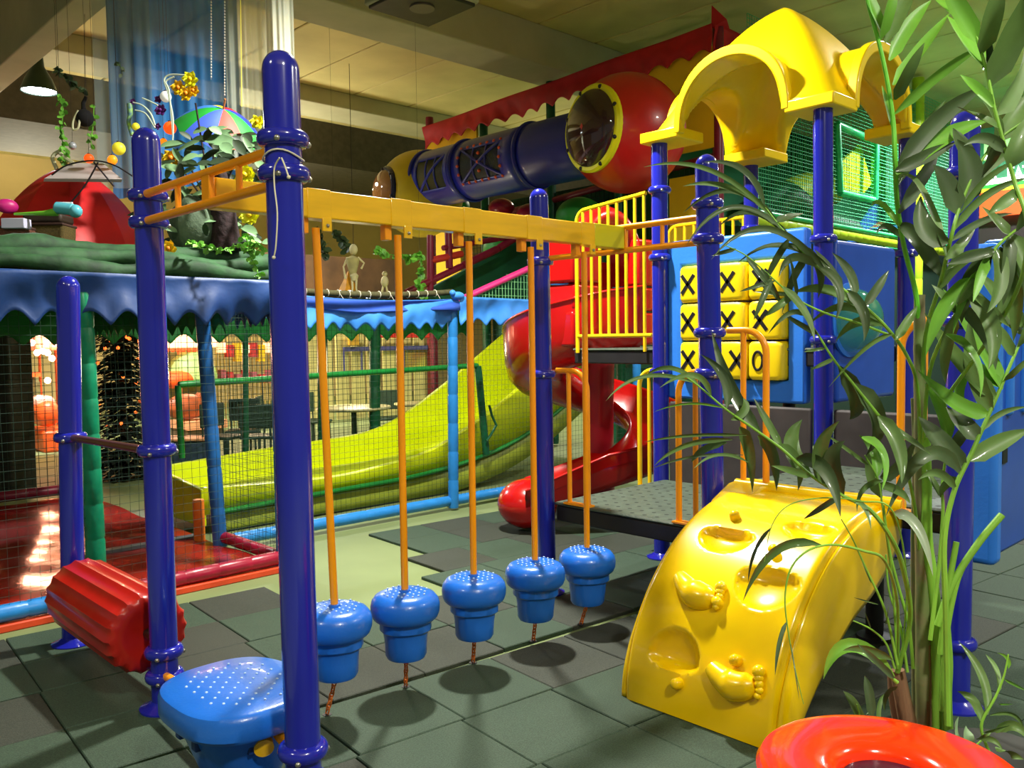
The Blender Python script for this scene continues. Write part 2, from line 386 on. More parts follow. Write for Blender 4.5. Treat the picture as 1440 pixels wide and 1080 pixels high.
# ------------------------------------------------------------------ hanging stepping stones
names = ['hanging blue stepping stone half hidden behind the nearest post', 'hanging blue stepping stone second from the nearest post',
         'hanging blue stepping stone in the middle of the five', 'hanging blue stepping stone fourth along the beam', 'farthest hanging blue stepping stone, next to the deck']
for i, (rx, sx) in enumerate(zip(RX, SX)):
    zt = [.505, .49, .478, .468, .46][i]; zb = zt-.30
    t = thing('stepping_stone', names[i], 'stepping stone', (sx, .61, zb), 'stepping stones hanging from the beam')
    cap = [(.0001, zt), (.06, zt), (.11, zt-.003), (.135, zt-.014), (.152, zt-.036), (.158, zt-.062), (.156, zt-.09), (.148, zt-.112), (.138, zt-.122), (.11, zt-.125)]
    obj('cap', M().lathe(cap[::-1], (sx, .61, 0), 40), STONE, t)
    def lob(a, k): return 1+.05*(1 if math.sin(a*6) > .2 else 0)
    body = [(.118, zt-.12), (.118, zt-.165), (.112, zt-.172), (.104, zt-.176), (.098, zt-.21), (.096, zt-.235), (.094, zt-.285), (.086, zt-.30), (.0001, zt-.30)]
    obj('body', M().lathe(body[::-1], (sx, .61, 0), 48, bumpf=lambda a, k: 1+(.045 if (math.sin(a*4+.6) > .35 and k > 2) else 0)), STONE, t)
    st = M()
    for u in range(-3, 4):
        for v in range(-3, 4):
            if .02 < math.hypot(u, v)*.034 < .115: st.sph((sx+u*.032+.004*(v % 2), .61+v*.032, zt+.0005), .0055, 6, 4, (1, 1, .7))
    o = obj('grip_dots', st, mat('pale_grip_dot', (190, 216, 250), .3), t); o['kind'] = 'stuff'
    obj('rod', M().tube([(rx, .605, 2.10), (sx, .61, zt-.01)], .0165, 14), ORANGE, t)
    obj('rod_collar', M().lathe([(.0165, zt+.012), (.024, zt+.01), (.027, zt)][::-1], (sx, .61, 0), 20), STONE, t)
    ch = M(); fx, fy = (SX[i]+[-.02, .03, .03, .03, .0][i], .66); n = 7
    for j in range(n):
        c0 = Vector((sx, .61, zb)).lerp(Vector((fx, fy, .03)), (j+.5)/n); ln = .021; w = .010
        s = Vector((1, 0, 0)) if j % 2 else Vector((0, 1, 0)); d = (Vector((fx, fy, .03))-Vector((sx, .61, zb))).normalized()
        pts = [c0+s*w*math.cos(a)+d*(ln*math.sin(a)) for a in [2*pi*q/10 for q in range(10)]]
        ch.tube(pts, .0036, 5, closed=True)
    obj('chain', ch, CHAINM, t); obj('anchor_plate', M().lathe([(.02, .0225), (.02, .027), (.0001, .029)], (fx, fy, 0), 16), DARKRIM, t)
# ------------------------------------------------------------------ flat blue step between the posts
t = thing('foot_step', 'broad blue dotted foot step between the two nearest posts', 'step', (-2.47, .58, .06))
def sq(u, e=4.2):   # superellipse
    c, s = math.cos(u), math.sin(u)
    return (abs(c)**(2/e)*(1 if c > 0 else -1), abs(s)**(2/e)*(1 if s > 0 else -1))
def slab(layers, c, e=4.2, n=48, rot=0):
    mb = M(); vs = []; 
    for (rx, ry, z) in layers:
        for j in range(n):
            x, y = sq(2*pi*j/n, e); x *= rx; y *= ry
            vs.append((c[0]+x*math.cos(rot)-y*math.sin(rot), c[1]+x*math.sin(rot)+y*math.cos(rot), z))
    fs = [(i*n+j, i*n+(j+1) % n, (i+1)*n+(j+1) % n, (i+1)*n+j) for i in range(len(layers)-1) for j in range(n)]
    fs += [tuple(range(n))[::-1], tuple((len(layers)-1)*n+j for j in range(n))]
    return mb.add(vs, fs)
sc = (-2.475, .405); zt = .385
obj('tread', slab([(.24, .28, zt-.10), (.252, .292, zt-.085), (.252, .292, zt-.03), (.244, .284, zt-.01), (.225, .266, zt), (.1, .12, zt+.003)], sc, 2.7), STONE, t)
obj('body', slab([(.11, .13, .07), (.125, .15, .075), (.17, .20, .2), (.2, .24, zt-.10)], sc, 3), STONE, t)
st = M()
for u in range(-6, 7):
    for v in range(-6, 7):
        if (u+v) % 2 == 0 and abs(u)+abs(v) < 10 and abs(u) < 6: st.sph((sc[0]+u*.03, sc[1]+v*.034, zt+.0025), .0058, 6, 4, (1, 1, .7))
obj('grip_dots', st, mat('pale_grip_dot', (190, 216, 250), .3), t, kind='stuff')
for (dx, dy) in ((-.2, -.05), (-.2, .12), (-.06, -.245)):
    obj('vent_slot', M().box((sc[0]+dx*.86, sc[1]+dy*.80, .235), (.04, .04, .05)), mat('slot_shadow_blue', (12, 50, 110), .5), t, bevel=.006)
obj('support_pipe', M().tube([(-2.44, .24, .275), (-2.455, .03, .235)], .018, 14), ORANGE, t)
obj('pipe_stub', M().tube([(-2.44, .32, .27), (-2.50, .17, .23)], .034, 18), BEAMY, t)
obj('support_pipe', M().tube([(-2.45, .60, .22), (-2.43, 1.19, .18)], .018, 14), ORANGE, t)
# ------------------------------------------------------------------ red roller
t = thing('roller_log', 'red ribbed roller drum lying between two blue posts', 'roller', (-2.44, 1.9, .2))
RR = .185; cz = .335; cx = -2.44
def rib(a): return RR*(1-.055*abs(math.sin(a*9)))
prof = [(1.36, .35), (1.345, .6), (1.34, .8), (1.35, .93), (1.375, 1.0), (1.6, 1.0), (1.9, 1.0), (2.1, 1.0), (2.24, 1.0), (2.265, .93), (2.275, .8), (2.27, .35)]
n = 108; vs = []
for y, k in prof:
    for j in range(n):
        a = 2*pi*j/n; r = (rib(a) if .9 < k else RR*.97)*k; vs.append((cx+r*math.cos(a), y, cz+r*math.sin(a)))
fs = [(i*n+j, (i+1)*n+j, (i+1)*n+(j+1) % n, i*n+(j+1) % n) for i in range(len(prof)-1) for j in range(n)]+[tuple(range(n)), tuple((len(prof)-1)*n+j for j in range(n))[::-1]]
obj('drum', M().add(vs, fs), LOGR, t)
obj('axle', M().tube([(cx, 1.24, cz), (cx, 2.43, cz)], .022, 14), mat('dark_axle', (60, 40, 36), .4, metal=.5), t)
t = thing('grab_bar', 'dark brown bar between the short left post and its neighbour', 'railing', (-2.43, 1.85, 1.15))
obj('bar', M().tube([(-2.42, 2.40, 1.14), (-2.43, 1.27, 1.165)], .019, 14), mat('brown_bar', (88, 52, 36), .35, coat=.3), t)
# ------------------------------------------------------------------ decks
def deck(name, label, x0, x1, y0, y1, z, th=.07):
    t = thing(name, label, 'platform', ((x0+x1)/2, (y0+y1)/2, z-th))
    obj('deck_surface', M().bx(x0, x1, y0, y1, z-.02, z), DECK, t, bevel=.012)
    obj('deck_rim', M().bx(x0+.01, x1-.01, y0+.01, y1-.01, z-th-.05, z-.02), DARKRIM, t, bevel=.01)
    hl = M()
    for i in range(int((x1-x0)/.09)):
        for j in range(int((y1-y0)/.09)): hl.lathe([(.014, z+.0005), (.0001, z+.0008)], (x0+.06+i*.09, y0+.06+j*.09, 0), 8)
    obj('perforations', hl, mat('hole_dark', (40, 46, 40), .8), t, kind='stuff'); return t
deck('low_platform', 'dark low platform beside the last stepping stone', .04, 1.2, .02, 1.2, .60)
deck('climber_platform', 'dark platform at the top of the yellow climber', .225, 1.2, -1.18, -.005, .83)
deck('high_platform', 'dark high platform under the yellow canopy', 1.24, 2.42, .03, 2.12, 1.55)
for (x, y, l) in ((.6, .6, 'dark stub post under the low platform'), (.6, -.6, 'dark stub post under the climber platform'), (1.9, .6, 'dark stub post under the high platform')):
    tag(obj('support_leg', M().lathe([(.09, 0.022), (.09, .04), (.045, .05), (.045, .5 if x < 1 else 1.45)], (x, y, 0), 16), DARKRIM), l, 'post')
t = thing('riser_board', 'dark riser board closing the gap under the noughts and crosses panel', 'panel', (1.22, .6, .62))
obj('board', M().bx(1.203, 1.235, .07, 1.16, .45, 1.17), mat('charcoal_riser', (58, 52, 52), .6, noise=.15), t, bevel=.02)
obj('board', M().bx(1.203, 1.235, -1.15, -.07, .6, 1.17), mat('charcoal_riser', (58, 52, 52), .6, noise=.15), t, bevel=.02)
# ------------------------------------------------------------------ handrails
def hoop(label, x, yA, zA, yB, zB, yI, col=ORANGE, r=.0175):
    t = thing('hoop_handrail', label, 'handrail', (x, yB, zB), 'hoop handrails of the decks')
    sg = 1 if yB > yA else -1; w = abs(yB-yA)
    pts = [(x, yA, zA)]+[tuple(v) for v in arc((x, yB-sg*min(w, .12), zA-.12), (0, sg, 0), (0, 0, 1), .12, pi/2, 0, 8)]+[(x, yB, zB)]
    obj('hoop', M().tube(pts, r, 14), col, t)
    obj('inner_bar', M().tube([(x, yI, zA-.01), (x, yI, zB)], r*.85, 12), col, t)
    obj('foot_plate', M().bx(x-.03, x+.03, min(yI, yB)-.03, max(yI, yB)+.03, zB-.006, zB+.006), col, t, bevel=.002)
hoop('orange hoop handrail on the left edge of the low platform', .06, 1.18, 1.43, .93, .605, 1.08)
hoop('orange hoop handrail left of the domed post at the low platform', .06, .03, 1.44, .26, .605, .15)
hoop('orange hoop handrail right of the domed post above the climber', .05, -.06, 1.66, -.28, .835, -.15)
hoop('orange hoop handrail right of the climber, behind palm stems', .05, -1.16, 1.69, -.95, .835, -1.05)
hoop('yellow hoop handrail at the rear left of the low platform', 1.2, 1.27, 1.39, 1.42, .50, 1.33, YEL)
# ------------------------------------------------------------------ guard fences on the high platform
def fence(label, x, y0, y1, z0, z1, n, curve=1, lean=0):
    t = thing('guard_fence', label, 'fence', (x, (y0+y1)/2, z0))
    top = [(x, y0, z1), (x, y1-.1, z1-lean)]+[tuple(v) for v in arc((x, y1-.1, z1-.1-lean), (0, 1, 0), (0, 0, 1), .1, pi/2, 0, 7)]+[(x, y1, z0-.07)]
    obj('top_rail', M().tube(top, .0165, 12), YEL, t)
    obj('bottom_rail', M().tube([(x, y0-.05, z0+.06), (x, y1, z0+.06)], .015, 12), YEL, t)
    for i in range(n):
        y = y0+(y1-y0)*(i+.2)/n
        obj('bar', M().tube([(x, y, z0+(.06 if i else -.06)), (x, y, z1-lean*(y-y0)/(y1-y0)-.01)], .0125, 10), YEL, t)
    return t
fence('yellow barred guard fence before the red slide entrance', 1.225, 1.37, 2.05, 1.585, 2.68, 8, lean=.05)
fence('yellow barred guard fence behind the domed post', 2.43, 1.28, 2.05, 1.58, 2.6, 8)
# ------------------------------------------------------------------ noughts and crosses panel
t = thing('noughts_and_crosses_game', 'blue noughts and crosses panel with nine yellow turning blocks', 'play panel', (1.27, .66, 1.19))
x0 = 1.235
def ringpanel(x0, x1, oy0, oy1, oz0, oz1, iy0, iy1, iz0, iz1, m, par, nm='frame', bev=.02):
    o = [(oy0, oz0), (oy1, oz0), (oy1, oz1), (oy0, oz1)]; i = [(iy0, iz0), (iy1, iz0), (iy1, iz1), (iy0, iz1)]
    v = [(x, *p) for x in (x0, x1) for p in o+i]; f = []
    for k in range(4):
        j = (k+1) % 4
        f += [(k, j, 4+j, 4+k)[::1], (8+k, 12+k, 12+j, 8+j), (k, 8+k, 8+j, j), (4+k, 4+j, 12+j, 12+k)]
    return obj(nm, M().add(v, f), m, par, bevel=bev, seg=3)
ringpanel(x0, x0+.09, .13, 1.19, 1.19, 2.31, .25, 1.065, 1.335, 2.125, PANELB, t)
obj('back_board', M().bx(x0+.09, x0+.10, .2, 1.15, 1.25, 2.2), PANELD, t)
marks = [['X', 'X', 'X'], ['X', 'X', 'X'], ['XO', 'X', 'X']]   # columns right to left
for r in range(3):
    for c in range(3):
        yc = .25+.815/3*(c+.5); z1 = 2.125-.79/3*r-.006; z0 = z1-.79/3+.012; w = .129
        blk = obj('turning_block', slab([(.075, w-.02, z0), (.085, w-.006, z0+.012), (.088, w, z0+.03), (.088, w, z1-.03), (.085, w-.006, z1-.012), (.075, w-.02, z1)], (x0+.03, yc), 5, 40), TILEY, t)
        def cross(y, z):
            mb = M()
            for s in (1, -1):
                mb.box((x0-.0595, y, (z0+z1)/2), (.003, .165, .026), Matrix.Rotation(s*math.radians(52), 3, 'X'))
            obj('cross_mark', mb, BLACKP, blk, bevel=.001)
        mk = marks[r][c]
        if mk == 'X': cross(yc+(.03, .0, .045)[c], 0) if r < 2 or c == 2 else cross(yc-.07, 0)
        else:
            pts = [(x0-.0585, yc+.045+.034*math.cos(a), (z0+z1)/2+.06*math.sin(a)) for a in [2*pi*q/24 for q in range(24)]]
            obj('nought_mark', M().tube(pts, .009, 6, closed=True), BLACKP, blk)
for z in (1.335, 2.125): pass
# ------------------------------------------------------------------ bubble panel and side panel
t = thing('bubble_panel', 'deep blue panel with a clear green bubble window, behind palm leaves', 'play panel', (1.75, -.02, 1.2))
obj('board', M().bx(1.3, 2.17, -.05, .02, 1.2, 2.22), PANELD, t, bevel=.03, seg=3)
bc = PL(1193, 450, 1, -.05)
obj('bubble_ring', M().lathe([(.19, 0), (.235, .0), (.235, .015), (.19, .02)], bc, 32, axis=(0, -1, 0)), PANELB, t)
obj('bubble', M().lathe([(.205*math.cos(a), .21*math.sin(a)) for a in [pi/2*i/8 for i in range(8)]]+[(.0001, .21)], bc, 32, axis=(0, -1, 0)), ACRG, t)
t = thing('side_panel', 'tall blue moulded panel beyond the right-hand post', 'play panel', (.6, -1.25, .7))
a = PL(1381, 350, 1, -1.22).x
obj('frame', M().bx(a, a+.10, -1.29, -1.17, .60, 2.02), PANELB, t, bevel=.03, seg=3)
obj('board', M().bx(a+.08, a+.95, -1.26, -1.19, .62, 2.0), PANELD, t, bevel=.02)
for q in (.24, .46): obj('raised_rib', M().bx(a+q-.03, a+q+.03, -1.285, -1.19, 1.25, 1.95), PANELB, t, bevel=.02, seg=3)
wc = PL(1413, 630, 1, -1.265)
obj('window_slot', M().bx(wc.x-.035, wc.x+.035, -1.268, -1.26, wc.z-.07, wc.z+.07), mat('dark_opening', (14, 22, 30), .5), t, bevel=.003)
# ------------------------------------------------------------------ canopy
t = thing('canopy_roof', 'bright yellow arched canopy roof on four blue posts', 'roof', (1.83, .61, 2.98))
cx, cy, S, z0 = 1.83, .61, .71, 3.06
def ss(a, b, x):
    t = max(0, min(1, (x-a)/(b-a))); return t*t*(3-2*t)
def rz(x, y):
    m = max(abs(x), abs(y))/S; hip = min(abs(x), abs(y))
    mm = min(1, (abs(x/S)**7+abs(y/S)**7)**(1/7)); py = z0+.02+.86*(.62*math.cos(pi/2*mm)+.38*(1-mm))
    v = 0
    for (u, w) in ((x, y), (y, x)):
        r = .41
        if abs(w) < r: v = max(v, (z0-.02)+.46*math.sqrt(1-(w/r)**2)**.85)
    return max(py, v)
N = 96; vs = []; fs = []
xs = sorted(set([-S+2*S*i/N for i in range(N+1)]+[s*(.41+d) for s in (-1, 1) for d in (-.006, -.001, .0001)]))
K = len(xs)
for x in xs:
    for y in xs: vs.append((cx+x, cy+y, rz(x, y)))
for i in range(K-1):
    for j in range(K-1): fs.append((i*K+j, (i+1)*K+j, (i+1)*K+j+1, i*K+j+1))
obj('shell', M().add(vs, fs), ROOFY, t, solid=.045, ang=50)
# eave blocks at the corners and arch rims
for sx in (-1, 1):
    for sy in (-1, 1):
        obj('corner_foot', M().bx(cx+sx*(.36 if sx+sy == 2 else .40), cx+sx*(S+.012), cy+sy*(.36 if sx+sy == 2 else .40), cy+sy*(S+.012), z0-.055, z0+.02), ROOFY, t, bevel=.01)
for ax in (0, 1):
    for s in (-1, 1):
        vs = []; n = 28
        for k in range(n+1):
            a = pi*k/n
            for (rr, hh) in ((.43, .49), (.38, .42)):
                for d in (S+.015, S-.05):
                    w = rr*math.cos(a); z = z0-.03+hh*(math.sin(a)**.85)
                    vs.append((cx+s*d, cy+w, z) if ax == 0 else (cx+w, cy+s*d, z))
        fs = [(4*k+a, 4*k+b, 4*k+4+b, 4*k+4+a) for k in range(n) for a, b in ((0, 1), (1, 3), (3, 2), (2, 0))]+[(0, 2, 3, 1), (4*n, 4*n+1, 4*n+3, 4*n+2)]
        obj('arch_rim', M().add(vs, fs), ROOFY, t, bevel=.008)
# ------------------------------------------------------------------ climber
t = thing('wall_climber', 'yellow curved climbing wall with moulded footprints and knobs', 'climber', (-.5, -.5, 0))
prof = smoothpath([(-.925, 0, .025), (-.915, 0, .15), (-.865, 0, .31), (-.765, 0, .48), (-.62, 0, .63), (-.45, 0, .745), (-.27, 0, .815), (-.09, 0, .845), (.06, 0, .85)], 8)
L = [0]
for a, b in zip(prof, prof[1:]): L.append(L[-1]+(b-a).length)
def PV(s):
    s = max(0, min(L[-1], s))
    for i in range(len(prof)-1):
        if L[i+1] >= s:
            k = (s-L[i])/(L[i+1]-L[i]); p = prof[i].lerp(prof[i+1], k); d = (prof[i+1]-prof[i]).normalized(); return p, Vector((-d.z, 0, d.x))
def sy(px, py):    # nearest surface point under a sight line: returns (s, y)
    best = None
    for i in range(201):
        s = L[-1]*i/200; p, n = PV(s); q = PL(px, py, 2, p.z)
        d = abs(q.x-p.x)
        if -1.1 < q.y < .1 and (best is None or d < best[0]): best = (d, s, q.y)
    return best[1], best[2]
Y0, Y1 = -.14, -.875
# footprints, cups, knobs read off the photograph
feats = []
def F(px, py, kind, **k): s, y = sy(px, py); feats.append((s, y, kind, k))
F(985, 828, 'toe', r=.0); feats.pop()
cups = [(1022, 752, .27, .065, -.05, 1), (1140, 742, .24, .05, -.04, 1), (1082, 815, .29, .085, -.05, 1), (945, 926, .26, .075, -.065, -1)]
CU = [(sy(a, b), w, h, d, o) for a, b, w, h, d, o in cups]
def surf(s, y):
    p, n = PV(s); d = 0
    for (cs, cyy), w, h, dep, o in CU:
        u = (y-cyy)/(w*.5); v = (s-cs)/(h*.9)
        vv = v*o
        rr = u*u+(vv if vv > 0 else vv*.55)**2*(1.8 if vv > 0 else 1)
        if rr < 1: d += dep*(1-rr)**.55
    e = min(abs(y-Y0), abs(y-Y1)); 
    if e < .03: d -= .03-math.sqrt(max(0, .03**2-(.03-e)**2))
    return p+n*d + Vector((0, y, 0))
NS, NY = 110, 90
obj('climbing_face', M().grid(lambda a, b: surf(L[-1]*a, Y0+(Y1-Y0)*b), NS, NY), CLIMB, t, ang=60)
inner = smoothpath([(-.80, 0, .025), (-.70, 0, .13), (-.52, 0, .27), (-.3, 0, .40), (-.1, 0, .47), (.08, 0, .57), (.19, 0, .68), (.21, 0, .78)], 8)
def side(y, s):
    # fin between the outer profile and the inner curve, rounded toward the face
    rows = []; mb = M(); n = 60
    def O(t): return PV(L[-1]*t)[0]
    def I(t):
        k = t*(len(inner)-1); i = min(int(k), len(inner)-2); return inner[i].lerp(inner[i+1], k-i)
    def fn(a, b):
        o, i = O(a), I(a); p = o.lerp(i, b); bulge = .02*math.sin(pi*b)+.0; n = PV(L[-1]*a)[1]
        return Vector((p.x, y+s*(bulge+.012*ss(0, .25, b)), p.z)) - n*.029*(1-ss(0, .15, b))
    return mb.grid(fn, n, 12)
obj('side_skirt', side(Y1, -1), CLIMB, t, solid=.02, both=True, ang=60)
obj('side_skirt', side(Y0, 1), CLIMB, t, solid=.02, both=True, ang=60)
obj('inner_skin', M().grid(lambda a, b: Vector((inner[int(a*(len(inner)-1))].x, Y0+(Y1-Y0)*b, inner[int(a*(len(inner)-1))].z)), 40, 2), CLIMB, t, solid=.01)
obj('top_lip', M().tube([(.05, Y0+.03, .855), (.05, Y1-.09, .855)], .035, 16), CLIMB, t)
# left corner fold at the top
obj('top_wing', M().prism([(-.20, .80), (.14, .83), (.14, .885), (-.02, .875)], 1, -.30, -.10), CLIMB, t, bevel=.015, seg=3)
def blob(mb, s, y, h, r, sc=(1, 1, 1)):
    p, n = PV(s); mb.sph(p+n*h+Vector((0, y, 0)), r, 18, 12, sc)
for (a, b) in ((1035, 729), (1089, 778), (1036, 930), (955, 961), (1012, 849)):
    s, y = sy(a, b); p, n = PV(s); p = p+Vector((0, y, 0)); mb = M()
    mb.tube([p-n*.01, p+n*.01, p+n*.025, p+n*.034, p+n*.040, p+n*.043], [.027, .024, .024, .021, .014, .005], 18)
    obj('knob', mb, CLIMB, t)
for (hx, hy, tx, ty) in ((957, 812, 1008, 842), (1003, 937, 1065, 962)):
    (s0, y0), (s1, y1) = sy(hx, hy), sy(tx, ty); mb = M(); n = 26; ring = []
    # moulded foot: curved tapering sole with five toes
    def cp(k):
        s = s0+(s1-s0)*k-.035*math.sin(pi*k); y = y0+(y1-y0)*k
        return s, y
    pts = []; rad = []
    for i in range(n+1):
        k = i/n; s, y = cp(k); p, nn = PV(s); pts.append(p+Vector((0, y, 0))+nn*.008); rad.append(.014+.039*math.sin(pi*min(1, k*.8+.12))**.8+.012*ss(.3, .55, k)*(1-ss(.85, 1, k)))
    mb.tube(pts, rad, 16); obj('moulded_foot', mb, CLIMB, t)
    for i in range(5):
        s, y = cp(1.06); ds = (-.045+i*.022); p, nn = PV(s+ds); q = M(); q.sph(p+nn*.018+Vector((0, y-.012+abs(i-1)*.006, 0)), [.027, .020, .018, .016, .015][4-i], 14, 10)
        obj('moulded_toe', q, CLIMB, t)
# ------------------------------------------------------------------ soft play enclosure on the left
def PZ(px, py, z=0): return PL(px, py, 2, z)
def padpipe(mb, a, b, r, seg=.16, n=12):
    a, b = Vector(a), Vector(b); k = max(1, int((b-a).length/seg)); d = (b-a)/k
    pts = []; rs = []
    for i in range(k):
        p = a+d*i
        pts += [p+d*.01, p+d*.06, p+d*.94, p+d*.99]; rs += [r*.93, r, r, r*.93]
    return mb.tube(pts, rs, n)
def pipe(nm, a, b, r, m, par, seg=.16): return obj(nm, padpipe(M(), a, b, r, seg), m, par)
def valance(mb, p0, p1, ztop0, ztop1, drop, n, wave=.03, amp=.07, sag=0, out=(0, -1, 0), sd=0, fold=5.0):
    p0, p1 = Vector(p0), Vector(p1); out = Vector(out); rnd = random.Random(sd)
    ph = [rnd.uniform(0, 6) for _ in range(6)]
    def fn(a, b):
        p = p0.lerp(p1, a); zt = ztop0+(ztop1-ztop0)*a-sag*4*a*(1-a)
        L = (p1-p0).length*a
        zb = zt-drop+amp*(abs(math.sin(pi*n*a))*-1+.5)*-1*-1
        zb = zt-drop-amp*.5+amp*(math.sqrt(math.sin(pi*n*a)**2+.02)-.1)
        o = wave*b*(math.sin(L*fold+ph[0])+.6*math.sin(L*fold*2.3+ph[1])+.3*math.sin(L*19+ph[2]+b*3))+.015*math.sin(b*5+L*3+ph[3])
        return Vector((p.x, p.y, zt+(zb-zt)*b))+out*(o+.02)
    return mb.grid(fn, n*10, 10)
en = thing('soft_play_enclosure', 'netted soft play enclosure with blue scalloped valance, behind the blue posts on the left', 'play enclosure', (-.9, 4.5, 0))
pipe('floor_rail', (-4.4, 3.02, .10), (-2.2, 3.02, .10), .052, PADB, en, .3)
pipe('floor_rail', (-2.05, 3.02, .09), (-.88, 3.02, .10), .05, PADR, en, .2)
pipe('floor_rail', (-.88, 3.05, .10), (-.88, 4.0, .10), .045, PADR, en, .2)
pipe('floor_rail', (-.84, 3.84, .09), (4.4, 3.80, .09), .05, PADB, en, .3)
pipe('floor_rail', (-4.4, 7.1, .14), (-1.14, 7.1, .14), .055, PADM, en, .3)
pipe('floor_rail', (-1.14, 6.2, .12), (-1.14, 7.1, .14), .05, PADM, en, .3)
obj('base_strip', M().bx(-4.4, -.84, 2.96, 3.06, .0, .045), mat('orange_red_kerb', (214, 70, 36), .35, coat=.2, noise=.1), en, bevel=.008)
pipe('post', (-2.12, 3.02, 0.02), (-2.14, 3.02, 1.95), .058, PADG, en, .2)
pipe('post', (-.90, 3.95, 0.02), (-.99, 3.95, 1.95), .055, mat('steel_blue_vinyl_foam', (34, 100, 170), .4, noise=.15, nscale=9), en, .3)
pipe('post', (1.37, 3.80, 0.02), (1.40, 3.80, 1.93), .05, PADB, en, .26)
pipe('post', (-.86, 3.02, .02), (-.86, 3.02, 1.95), .05, PADB, en, .26)
pipe('post', (4.2, 3.80, 0.02), (4.2, 3.80, 1.93), .05, PADB, en, .26)
def backp(px, y0, y1, pw): 
    a = PL(px, y1, 1, 7.05); b = PL(px, y0, 1, 7.05); pipe('back_post', (a.x, 7.05, .02), (b.x, 7.05, b.z), pw, PADDG, en, .4)
backp(453, 460, 640, .06); backp(527, 440, 640, .075); backp(345, 440, 640, .035)
a = PL(250, 541, 1, 4.4); b = PL(672, 514, 1, 4.4)
pipe('inner_bar', a, b, .028, mat('mid_green_vinyl_foam', (16, 120, 44), .4, noise=.15), en, .6)
pipe('inner_bar', a, PL(256, 645, 1, 4.4), .026, mat('mid_green_vinyl_foam', (16, 120, 44), .4), en, .6)
pipe('inner_bar', b, PL(684, 640, 1, 4.4), .04, PADDG, en, .5)
obj('buckle', M().tube([PL(x, y, 1, 4.33) for x, y in ((688, 570), (692, 585), (698, 598), (690, 612), (684, 620))], .014, 6), PADDG, en)
# nets
def netp(p0, du, dv, cell=.055, m=NETM, r=.0013):
    du, dv = Vector(du), Vector(dv)
    obj('net_panel', M().net(p0, du, dv, max(1, int(du.length/cell)), max(1, int(dv.length/cell)), r), m, en, smooth=False, kind='stuff')
netp((-4.4, 3.0, .14), (2.24, 0, 0), (0, 0, 1.72)); netp((-2.09, 3.0, .14), (1.2, 0, 0), (0, 0, 1.72))
netp((-.88, 3.05, .14), (0, .86, 0), (0, 0, 1.72)); netp((-.86, 3.83, .12), (2.2, 0, 0), (0, 0, 1.76), .05)
netp((1.42, 3.80, .12), (2.75, 0, 0), (0, 0, 1.76), .05)
netp((-4.4, 7.1, .16), (3.2, 0, 0), (0, 0, 1.7), .07, NETM, .003); netp((-1.1, 7.1, .16), (5.4, 0, 0), (0, 0, 1.7), .07, NETM, .003)
obj('top_bar', M().tube([(-4.4, 3.02, 2.0), (-.86, 3.02, 2.0), (-.86, 3.82, 1.98), (4.3, 3.82, 1.96)], .03, 10), PADDG, en)
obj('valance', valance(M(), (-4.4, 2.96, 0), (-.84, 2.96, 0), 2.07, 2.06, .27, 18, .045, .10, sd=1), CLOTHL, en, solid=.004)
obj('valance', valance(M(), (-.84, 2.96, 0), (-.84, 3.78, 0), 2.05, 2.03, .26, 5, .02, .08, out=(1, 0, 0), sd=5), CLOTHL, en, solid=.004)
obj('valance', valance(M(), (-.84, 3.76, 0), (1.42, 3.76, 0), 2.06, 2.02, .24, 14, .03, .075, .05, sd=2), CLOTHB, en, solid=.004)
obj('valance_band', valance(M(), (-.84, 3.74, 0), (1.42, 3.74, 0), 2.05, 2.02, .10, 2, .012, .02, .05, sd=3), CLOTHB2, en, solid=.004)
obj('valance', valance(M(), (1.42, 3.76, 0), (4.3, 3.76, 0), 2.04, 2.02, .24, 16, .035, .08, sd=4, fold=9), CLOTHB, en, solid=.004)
obj('knot', M().sph((1.40, 3.72, 2.045), .05, 12, 8, (1.6, .8, .8)).sph((1.33, 3.71, 2.07), .03, 10, 6), CLOTHB, en)
zt = PL(100, 425, 1, 7.05).z; zb = PL(100, 478, 1, 7.05).z
obj('back_valance', valance(M(), (-4.4, 7.05, 0), (4.4, 7.05, 0), zt, zt, zt-zb, 30, .02, .12, sd=6), CLOTHG, en, solid=.006)
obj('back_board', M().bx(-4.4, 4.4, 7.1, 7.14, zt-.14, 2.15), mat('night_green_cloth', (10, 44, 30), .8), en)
obj('side_valance', valance(M(), (-.84, 3.8, 0), (-.84, 7.0, 0), 2.0, 2.0, .26, 18, .02, .09, out=(-1, 0, 0), sd=8), CLOTHG, en, solid=.006)
# rope roll with white ties along the right part
p = [(-.7+2.1*i/20, 3.80, 2.085-.05*4*(i/20)*(1-i/20)) for i in range(21)]
obj('rope_roll', M().tube(p, .028, 10), mat('olive_net_roll', (66, 64, 34), .8, noise=.3, nscale=30), en)
mb = M()
for i in range(17):
    q = Vector(p[i+2]); mb.tube(arc(q, (0, 1, 0), (0, 0, 1), .032, 0, 2*pi, 8), .004, 4)
    if i % 5 == 1: mb.tube([q+Vector((0, -.03, 0)), q+Vector((.03, -.04, -.05))], .003, 4)
obj('rope_ties', mb, mat('white_cord', (222, 214, 190), .6), en, kind='stuff')
